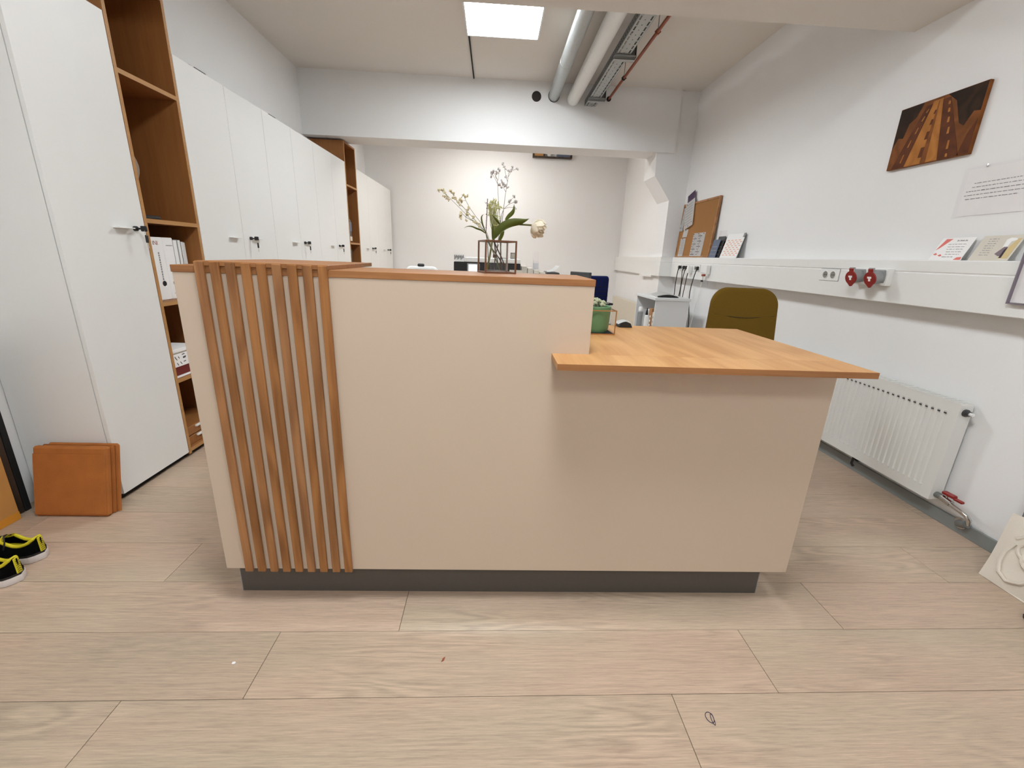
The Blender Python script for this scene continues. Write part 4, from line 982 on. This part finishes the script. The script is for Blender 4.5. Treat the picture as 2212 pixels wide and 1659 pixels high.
T2=([(0.021,1.243),(0.026,1.296),(0.03,1.333),(0.034,1.359),(0.038,1.392)],[(0.02,1.413),(0.025,1.401),(0.047,1.404),(0.045,1.396),(0.062,1.401),(0.037,1.393),(0.03,1.376),(0.019,1.365),(0.021,1.357),(0.018,1.349),(0.028,1.353),(0.036,1.349)])
T2b=[[(0.035,1.363),(0.03,1.376),(0.025,1.401),(0.02,1.413)],[(0.038,1.392),(0.025,1.401)],[(0.037,1.378),(0.04,1.384),(0.045,1.395),(0.062,1.401)],[(0.045,1.395),(0.047,1.404)],[(0.03,1.336),(0.021,1.351),(0.019,1.365)]]
T3=([(0.02,1.272),(0.026,1.288),(0.041,1.302),(0.06,1.31)],[(0.056,1.324),(0.06,1.311),(0.063,1.311),(0.044,1.313),(0.042,1.309),(0.06,1.293)])
T3b=[[(0.041,1.302),(0.046,1.313),(0.056,1.324)],[(0.028,1.289),(0.043,1.294),(0.06,1.293)]]
def P3(pts, y0, y1): n = max(len(pts)-1, 1); return [(x, y0+(y1-y0)*i/n, z) for i, (x, z) in enumerate(pts)]
def blossoms(par, pts, y0, y1, m, r=.0044, k=5, name='blossom'):
    mb = MB()
    for x, z in pts:
        for _ in range(k):
            d = Vector((random.uniform(-1, 1), random.uniform(-1, 1), random.uniform(-1, 1)))*r*.8
            mb.ball((x+d.x, random.uniform(y0, y1)+d.y, z+d.z), r*random.uniform(.45, .75), 1)
    mb.build(name, m, par, smooth=True, kind='stuff')
def sprig(label, parts, foot, m, sm, y0, y1, branches=()):
    t = thing('flower_sprig', label, 'flower', foot)
    mb = MB()
    for k, (st, bl) in enumerate(parts):
        pts = P3(st, y0, y1)
        if k == 0 or st[0][1] < 1.245: pts = [foot, (foot[0]*.5+pts[0][0]*.5, (foot[1]+y0)/2, (foot[2]+pts[0][2])/2)]+pts
        mb.tube(pts, .0009, 5, .0005)
    for b in branches: mb.tube(P3(b, y1, y1+.004), .0005, 4, .0004)
    for st, bl in parts:
        for x, z in bl:
            nx = min(st, key=lambda p: (p[0]-x)**2+(p[1]-z)**2)
            if not branches: mb.tube([(nx[0], y1, nx[1]), ((nx[0]+x)/2, y1, (nx[1]+z)/2+.001), (x, y1, z)], .0004, 4)
    mb.build('stem', sm, t, smooth=True)
    for st, bl in parts: blossoms(t, bl, y1-.003, y1+.003, m)
sprig('long left-leaning sprig of tiny cream blossoms in the wire vase', [L1, L2, L3, L4], (.018, 1.39, VZ+.0095), BLOSS, STEMG, 1.395, 1.39)
sprig('tall upright sprig of tiny white blossoms in the wire vase', [T1, T2], (.02, 1.41, VZ+.0095), BLOSSW, STEMD, 1.405, 1.41, T1b+T2b)
sprig('short right-leaning sprig of white blossoms in the wire vase', [T3], (.0, 1.42, VZ+.0095), BLOSSW, STEMD, 1.415, 1.42, T3b)
ft = thing('filler_foliage', 'bushy yellow-green filler flower in the middle of the vase', 'flower', (.0, 1.415, VZ+.009))
fm = MB(); fb = MB()
for _ in range(44):
    x = random.uniform(-.019, .004); z = random.uniform(1.265, 1.316)
    if random.random() < .22: x = random.uniform(.003, .02); z = random.uniform(1.29, 1.328)
    if random.random() < .25: x = random.uniform(-.004, .014); z = random.uniform(1.235, 1.27)
    yv = 1.412+random.uniform(-.012, .012)
    fm.tube([(.002, 1.415, VZ+.01), (.0, 1.415, 1.2), (x*.6-.004, (yv+1.415)/2, z-.03), (x, yv, z)], .0008, 4, .0004)
    for _ in range(9):
        d = Vector((random.uniform(-1, 1), random.uniform(-.6, .6), random.uniform(-1, 1)))*.006
        a = random.uniform(0, 2*PI); L = random.uniform(.003, .006); p = Vector((x, yv, z))+d
        fb.tube([p, p+Vector((math.cos(a)*L, random.uniform(-.001, .001), math.sin(a)*L))], .0011, 4, .0005)
fm.build('stem', STEML, ft, smooth=True); fb.build('blossom', FILL, ft, smooth=True, kind='stuff')
for _ in range(1):
    t = thing('bare_twig', 'bare dark twig standing upright in the vase', 'twig', (-.018, 1.39, VZ+.009))
    MB().tube([(-.016, 1.392, VZ+.0095), (-.022, 1.39, 1.188), (-.027, 1.39, 1.215), (-.025, 1.39, 1.278), (-.024, 1.39, 1.312)], .0013, 6).build('stem', STEMD, t, smooth=True)
    nb = MB()
    for z in (1.23, 1.25, 1.268, 1.285, 1.3): nb.ball((-.0268+random.uniform(-.001, .001), 1.389, z), .0016, 1)
    nb.tube([(-.025, 1.39, 1.295), (-.03, 1.39, 1.299), (-.032, 1.389, 1.303)], .0004, 4); nb.build('bud', STEMD, t, smooth=True)
    for pts, m, lab in (([(.01, 1.178), (.005, 1.159), (.002, 1.146)], STEMD, 'short dark cut stem inside the vase'),):
        t2 = thing('cut_stem', lab, 'stem', (.002, 1.40, 1.146)); MB().tube([(.012, 1.425, 1.183), (.005, 1.40, 1.155), (.0, 1.385, VZ+.0095)], .0014, 6).build('stem', m, t2, smooth=True)
        MB().box(-.004, .006, 1.381, 1.386, VZ+.046, VZ+.056).build('node', m, t2)
tu = thing('tulip', 'ivory tulip nodding to the right with broad green leaves', 'flower', (-.03, 1.39, VZ+.009))
MB().tube([(-.022, 1.388, VZ+.0095), (-.015, 1.388, 1.14), (-.007, 1.389, 1.192), (.0, 1.39, 1.205), (.03, 1.387, 1.232), (.07, 1.381, 1.243), (.108, 1.38, 1.242), (.114, 1.38, 1.241)], .0028, 8).build('stem', STEMG, tu, smooth=True)
def leaf(cl, wd, y0, y1, cup=.004, sc=None):
    n = 14
    def at(f):
        k = f*(len(cl)-1); i = min(int(k), len(cl)-2); g = k-i
        p0 = cl[max(i-1, 0)]; p1 = cl[i]; p2 = cl[i+1]; p3 = cl[min(i+2, len(cl)-1)]
        return [.5*((2*p1[c])+(-p0[c]+p2[c])*g+(2*p0[c]-5*p1[c]+4*p2[c]-p3[c])*g*g+(-p0[c]+3*p1[c]-3*p2[c]+p3[c])*g**3) for c in (0, 1)]
    def f(u, v):
        a = at(u); b = at(min(1, u+.02)); c = at(max(0, u-.02)); tx, tz_ = b[0]-c[0], b[1]-c[1]; L = math.hypot(tx, tz_) or 1
        nx, nz = -tz_/L, tx/L
        ww = wd*(math.sin(PI*(u**.75)*.93+.12)**.8)*(1-u**6)
        s = (v-.5)*2
        return (a[0]+nx*ww*s, y0+(y1-y0)*u-cup*(1-s*s)*math.sin(PI*u)+.002*math.sin(7*u)*s, a[1]+nz*ww*s)
    return MB().grid(f, n, 6, .0005)
for cl, wd, y0, y1 in (([(-.004,1.197),(.007,1.218),(.026,1.236),(.048,1.246),(.073,1.25),(.09,1.254),(.103,1.26)], .0125, 1.386, 1.372),
                       ([(.031,1.253),(.041,1.265),(.051,1.275),(.056,1.286),(.056,1.301)], .0062, 1.388, 1.392),
                       ([(-.026,1.212),(-.041,1.222),(-.055,1.226),(-.069,1.231),(-.083,1.231),(-.093,1.225)], .0026, 1.39, 1.375),
                       ([(-.029,1.22),(-.037,1.237),(-.041,1.253),(-.04,1.262),(-.033,1.268)], .0024, 1.385, 1.38),
                       ([(.017,1.239),(.007,1.25),(-.002,1.26),(-.011,1.267)], .0034, 1.392, 1.386),
                       ([(.014,1.19),(.02,1.207),(.025,1.217),(.030,1.221)], .0058, 1.384, 1.38),
                       ([(-.006,1.195),(-.006,1.217),(-.007,1.232),(-.009,1.243)], .004, 1.382, 1.38)):
    leaf(cl, wd, y0, y1).build('leaf', LEAF, tu, smooth=True, sharp=2)
sx = MB()
for pts in ([(-.004, 1.398, 1.205), (.002, 1.398, 1.173), (.010, 1.396, 1.134), (.014, 1.395, VZ+.0095)], [(.018, 1.384, 1.195), (.02, 1.39, 1.16), (.022, 1.392, VZ+.0095)], [(-.02, 1.4, 1.19), (-.013, 1.4, 1.176), (.013, 1.4, 1.145), (.031, 1.4, 1.118)], [(-.005, 1.392, 1.2), (.006, 1.395, 1.175), (.024, 1.398, 1.142), (.034, 1.4, 1.118)]):
    sx.tube(pts, .0020, 6)
sx.build('stem', STEMD, tu, smooth=True)
# flower head: layered petals around an axis pointing right and slightly towards the viewer
ax = Vector((.72, -.42, -.34)).normalized(); e1 = ax.cross(Vector((0, 0, 1))).normalized(); e2 = ax.cross(e1)
FC = Vector((.112, 1.38, 1.2415))
def petal(ang, spread, L, wd, ruff, ph):
    def f(u, v):
        s = (v-.5)*2; rad = .003+spread*math.sin(min(1, u*1.15)*PI*.56); a = ang+s*wd*(math.sin(PI*(.12+.80*u))**.7)
        h_ = L*u+ruff*math.sin(3*s+ph)*u*u*.5-abs(s)**2*L*.10*u
        r2_ = rad*(1-.18*u*u)+ruff*math.sin(4*s+ph*2)*u*u
        d = e1*math.cos(a)+e2*math.sin(a); return FC+ax*h_+d*r2_
    return MB().grid(f, 12, 12, .0006)
for k in range(6): petal(k*PI/3+.2, .0245, .037+.003*(k % 3), .68, .0010, k).build('petal', PETAL, tu, smooth=True, sharp=2)
for k in range(6): petal(k*PI/3+.7, .0185, .041+.003*(k % 2), .68, .0014, k*1.7).build('petal', PETAL, tu, smooth=True, sharp=2)
for k in range(5): petal(k*PI*2/5+.1, .0105, .043, .7, .003, k*2.1).build('petal', PETAL, tu, smooth=True, sharp=2)
petal(1.35, .030, .030, .75, .002, .5).build('petal', PETAL, tu, smooth=True, sharp=2)
petal(4.5, .028, .032, .7, .002, 1.5).build('petal', PETAL, tu, smooth=True, sharp=2)

# succulent pot in brass wire cube
pm = thing('succulent_pot', 'sage green pot in a brass wire cube on the low worktop', 'plant pot', (.385, 1.585, z2))
px0, px1, py0, py1, pz0, pz1 = .318, .443, 1.525, 1.645, z2+.0006, .976; q = .0017
for x in (px0, px1):
    for y in (py0, py1): MB().box(x-q, x+q, y-q, y+q, pz0, pz1).build('post', ROSE, pm)
for z in (pz0+q, pz1-q):
    for y in (py0, py1): MB().box(px0+q, px1-q, y-q, y+q, z-q, z+q).build('rail', ROSE, pm)
    for x in (px0, px1): MB().box(x-q, x+q, py0+q, py1-q, z-q, z+q).build('rail', ROSE, pm)
MB().box(px0+.004, px1-.004, py0+.004, py1-.004, pz0, pz0+.004).build('base_plate', BLACKM, pm)
MB().lathe([(0, .0042), (.046, .0042), (.052, .018), (.056, .096), (.0535, .098), (.050, .094), (.049, .082), (0, .082)], (.381, 1.585, pz0), 30).build('pot', GREENP, pm, smooth=True)
MB().lathe([(0, .0835), (.0488, .0835), (.0488, .0825), (0, .0825)], (.381, 1.585, pz0), 20).build('soil', DARKW, pm)
su = thing('succulent', 'pale grey-green succulent cluster growing in the sage pot', 'succulent', (.381, 1.585, pz0+.084))
for i in range(13):
    a = i*2.4; r = .011*math.sqrt(i); cx, cy, cz = .381+r*math.cos(a), 1.585+r*math.sin(a), pz0+.092+.026*(1-(r/.045)**2)
    mb = MB()
    for j in range(9):
        b = j*2.39; rr = .0022+.0011*j**.9; tilt = .25+.085*j
        mb.ball((cx+rr*math.cos(b), cy+rr*math.sin(b), cz+.004-.0006*j), .0052, 1, (.8, .8, 1.1))
    mb.tube([(cx, cy, pz0+.082), (cx, cy, cz)], .002, 5)
    mb.build('rosette', SUCC, su, smooth=True)
# computer mouse at the worktop back edge
ms = thing('computer_mouse', 'white and black computer mouse at the worktop back edge', 'mouse', (.535, 1.735, z2))
MB().grid(lambda u, v: (.507+.056*u, 1.705+.06*v, z2+.010+.020*math.sin(PI*(.08+.75*u))*(.75+.25*math.sin(PI*v))), 8, 8, .003).build('shell', WHITEP, ms, smooth=True)
MB().prism([(.512, z2+.0006), (.568, z2+.0006), (.560, z2+.017), (.54, z2+.024), (.52, z2+.018)], 'y', 1.709, 1.762, bev=.002).build('base', BLACKP, ms)

# ================================================================== LEFT FRONT: CLAY SLABS, BOARDS, SHOES
LM = Matrix.Translation((-1.79, 1.672, .001)) @ Matrix.Rotation(-.225, 4, 'X')
def slab(y0, y1, x0, x1, h, label):
    M = LM @ Matrix.Translation(((x0+x1)/2, y0, 0))
    t = thing('clay_slab', label, 'slab', M=M)
    MB().box(-(x1-x0)/2, (x1-x0)/2, 0, y1-y0, .004, h, bev=.008).build('block', TERRA, t, M, smooth=False)
    MB().box(-(x1-x0)/2+.004, (x1-x0)/2-.004, -.0012, .002, .014, h-.03, bev=.003).build('face_panel', TERRA, t, M)
    return t
slab(0, .030, -.155, .148, .308, 'front rust-orange square clay slab leaning on the cabinet side')
slab(.033, .045, -.148, .150, .310, 'thin rust-orange slab between the two thicker slabs')
slab(.048, .066, -.140, .158, .314, 'rearmost rust-orange slab against the cabinet side')
ob = thing('wooden_board', 'orange wooden board standing along the left wall by the shoes', 'board', (-2.01, 1.4, 0))
MB().box(-2.018, -1.99, 1.0, 1.665, .001, .60, bev=.003).build('panel', PAINTY, ob)
MB().box(-1.9905, -1.9892, 1.0, 1.664, .001, .035).build('bottom_edge', plain('amber_edge', (220, 150, 50), .5), ob, label='amber lower edge')
db = thing('dark_board', 'dark wooden board leaning on the left wall behind the orange one', 'board', (-2.04, 1.5, 0))
MB().box(-2.045, -2.022, 1.1, 1.715, .001, .78, bev=.003).build('panel', DARKW, db); MB().box(-2.046, -2.02, 1.716, 1.74, .001, .74, bev=.002).build('edge_strip', BLACKM, db)
def shoe(hx, yc, label):
    t = thing('sneaker', label, 'shoe', (hx-.14, yc, 0), group=None)
    L = .285
    def half(u):  # half width along u (0 heel .. 1 toe)
        return .034+.013*math.sin(PI*min(1, u*1.05))+(.004 if u > .6 else 0) if 0 < u < 1 else .02
    n = 22; out = []
    for i in range(n+1):
        u = i/n; w_ = half(min(max(u, .001), .999))*(min(1, (u/.10))**.5 if u < .10 else 1)*(min(1, ((1-u)/.16))**.5 if u > .84 else 1)
        out.append((hx-L*u, max(w_, .0005)))
    poly = [(x, yc+w_) for x, w_ in out]+[(x, yc-w_) for x, w_ in reversed(out)]
    MB().prism(poly[:], 'z', .001, .026, bev=.002).build('sole', SOLE, t, smooth=True)
    sh = [(hx+(x-hx)*.985-.002, yc+(y-yc)*.975) for x, y in poly]
    MB().prism(sh, 'z', .026, .034).build('foxing', BLACKP, t)
    # upper: lofted rings, open collar at the heel half
    top = lambda u: .092 if u < .05 else (.088-.02*math.sin(PI*min(1, (u-.05)/.35)) if u < .40 else .088-.055*((u-.40)/.60)**1.1)
    mb = MB(); rows = []
    for i in range(n+1):
        x, w_ = out[i]; u = i/n; tz_ = top(u); w_ = max(w_*.95, .001)
        row = []
        for j in range(13):
            a = PI*j/12; c, s_ = math.cos(a), math.sin(a)
            sq = abs(s_)**.55
            taper = 1-.28*sq
            row.append(mb.bm.verts.new((hx+(x-hx)*.975-.004+.006*sq*(1 if u < .1 else 0), yc+w_*c*taper, .034+(tz_-.034)*sq)))
        rows.append(row)
    for i in range(n):
        for j in range(12):
            if i/n < .40 and 0.02 < i/n and 4 <= j <= 7: continue   # foot opening
            mb.bm.faces.new((rows[i][j], rows[i+1][j], rows[i+1][j+1], rows[i][j+1]))
    mb.bm.faces.new(rows[0])
    up = mb.build('upper', SHOEB, t, smooth=True, sharp=1.5)
    lm = MB(); pts = []
    for i in range(1, 10):
        x, w_ = out[i]; pts.append((hx+(x-hx)*.975-.004, yc+w_*.5, top(i/n)-.004))
    pts2 = [(x, 2*yc-y, z) for x, y, z in reversed(pts)]
    lm.tube(pts+[(pts[-1][0]-.012, yc, pts[-1][2]+.006)]+pts2+[pts[0]], .0058, 8); lm.build('collar_lining', YEL, t, smooth=True)
    ins = MB(); ins.prism([(hx+(x-hx)*.94-.006, yc+(y-yc)*.6) for x, y in poly], 'z', .036, .042); ins.build('insole', YEL, t)
    st = MB(); st.box(hx-.006, hx-.001, yc-.009, yc+.009, .034, .094, bev=.002); st.build('heel_strip', YEL, t)
    dots = MB()
    for k in range(6): dots.tube([(hx-.0008, yc-.006, .040+k*.008), (hx-.0003, yc, .044+k*.008), (hx-.0008, yc+.006, .040+k*.008)], .0009, 4)
    dots.build('zigzag_print', BLACKM, t)
    MB().grid(lambda u, v: (hx-.11-.06*u, yc-.026+.052*v, .098-.018*u-.012*(2*v-1)**2), 5, 6, .003).build('tongue', YEL, t, smooth=True)
    for k in range(5):
        x = hx-.118-.016*k; z = top((hx-x)/L)+.004
        MB().tube([(x, yc-.024, z-.008), (x-.003, yc, z+.006), (x, yc+.024, z-.008)], .0026, 6).build('lace', BLACKP, t, smooth=True)
    MB().tube([(hx-.115, yc, top(.4)+.012), (hx-.105, yc-.018, top(.4)+.02), (hx-.095, yc-.03, top(.4)), (hx-.10, yc-.036, .06)], .0024, 6).build('lace', BLACKP, t, smooth=True)
    return t
shoe(-1.652, 1.418, 'black and yellow sneaker, farther one of the pair by the orange board')
shoe(-1.618, 1.302, 'black and yellow sneaker, nearer one of the pair at the left edge')

# ================================================================== RIGHT FRONT: TOTE BAG
bl = .42
BM = Matrix.Translation((1.967, 1.345, .002)) @ Matrix(((0, 0, -1, 0), (-1, 0, 0, 0), (0, 1, 0, 0), (0, 0, 0, 1))) @ Matrix.Rotation(-bl, 4, 'X')
tt = thing('tote_bag', 'cream canvas tote bag leaning on the right wall', 'bag', M=BM)
bw, bh = .40, .27
def tf(side):
    def f(u, v):
        x = (-.0+bw*u)-.045*v*(1-u)+.003*math.sin(5*v); y = bh*v+.008*math.sin(6*u)*v
        bul = .022*math.sin(PI*u)**.6*math.sin(PI*min(1, v*1.0))**.6
        z = bul*side+(.0045*math.sin(13*u+5*v)+.0035*math.sin(21*v-7*u))*math.sin(PI*u)*(1 if side > 0 else .4)
        return (x, y, z)
    return f
MB().grid(tf(1), 22, 18).build('front_panel', CANVAS, tt, BM, smooth=True, sharp=2)
MB().grid(tf(-1), 10, 8).build('back_panel', CANVAS, tt, BM, smooth=True, sharp=2)
def hz_(u, v): return tf(1)(u, v)[2]+.006
def strap(pts): return MB().tube([(x, y, hz_(max(0, min(1, x/bw)), max(0, min(1, y/bh)))) for x, y in pts], .0065, 7)
def arcpts(cx, cy, rx_, ry_, a0, a1, n=22): return [(cx+rx_*math.cos(a0+(a1-a0)*i/n), cy+ry_*math.sin(a0+(a1-a0)*i/n)) for i in range(n+1)]
strap([(.03, .17), (.022, .13), (.03, .085), (.05, .05), (.085, .034), (.12, .052), (.15, .09), (.18, .15), (.20, .22)]).build('handle', CANVAS, tt, BM, smooth=True)
strap([(.02, .19), (.04, .215), (.08, .225), (.13, .22), (.18, .20)]).build('handle', CANVAS, tt, BM, smooth=True)
strap(arcpts(.105, .165, .06, .035, 2.4, 5.6)).build('handle', CANVAS, tt, BM, smooth=True)
strap(arcpts(.125, .15, .05, .045, 3.0, 5.2)).build('handle', CANVAS, tt, BM, smooth=True)
for pts in ([(.07, .237), (.10, .250), (.15, .262), (.15, .243), (.10, .235)], [(.085, .178), (.095, .186), (.105, .178), (.10, .166), (.088, .168)], [(.105, .16), (.125, .155), (.145, .15), (.14, .138), (.118, .143)]):
    MB().prism([(x, y) for x, y in pts], 'z', .024, .0262).build('dark_print', INK, tt, BM)
gb = thing('grey_panel', 'dark grey board standing behind the tote bag', 'board', (2.15, 1.2, 0))
gM = Matrix.Translation((2.158, 1.415, .001)) @ Matrix(((0, 0, -1, 0), (-1, 0, 0, 0), (0, 1, 0, 0), (0, 0, 0, 1)))
MB().box(.0, .4, 0, .34, .0, .006, bev=.001).build('panel', plain('grey_card', (118, 116, 120), .7), gb, gM)
bs = thing('black_shoe', 'tip of a black shoe in front of the tote bag', 'shoe', (1.93, 1.06, 0))
MB().ball((1.905, 1.055, .026), .04, 3, (1.1, 2.0, .6)).build('upper', plain('black_leather', (16, 16, 16), .25), bs, smooth=True)
MB().lathe([(0, .0012), (.045, .0012), (.046, .007), (0, .007)], seg=24, M=Matrix.Translation((1.905, 1.055, 0)) @ Matrix.Diagonal((1, 1.85, 1, 1))).build('sole', BLACKP, bs)
MB().tube([(1.87, 1.09, .035), (1.88, 1.08, .042), (1.90, 1.075, .047)], .0012, 5).build('stitching', GREYP, bs, smooth=True)

# ================================================================== BITS ON THE FLOOR
tag(MB().tube([(.598+.010*math.cos(a)+(.012 if a > 2*PI else 0)*(1-math.cos(a))*.5, .806+.014*math.sin(a)-(.010 if a > 2*PI else 0)*math.sin(a/2)**2, .0012+.0006*math.sin(a*2)) for a in [i*PI/12 for i in range(47)]], .0009, 5).build('thread_loop', plain('dark_thread', (52, 48, 70), .8), smooth=True), 'small dark thread loop lying on the floor in front', 'thread')
tag(MB().prism([(-.127, .974), (-.120, .978), (-.117, .990), (-.124, .985)], 'z', .0004, .002).build('leaf_scrap', RUST), 'tiny red-brown leaf scrap on the floor', 'scrap')
tag(MB().ball((-.719, .975, .002), .005, 1, (1.3, 1, .3)).build('crumb', PAPER), 'tiny white crumb on the floor', 'crumb')
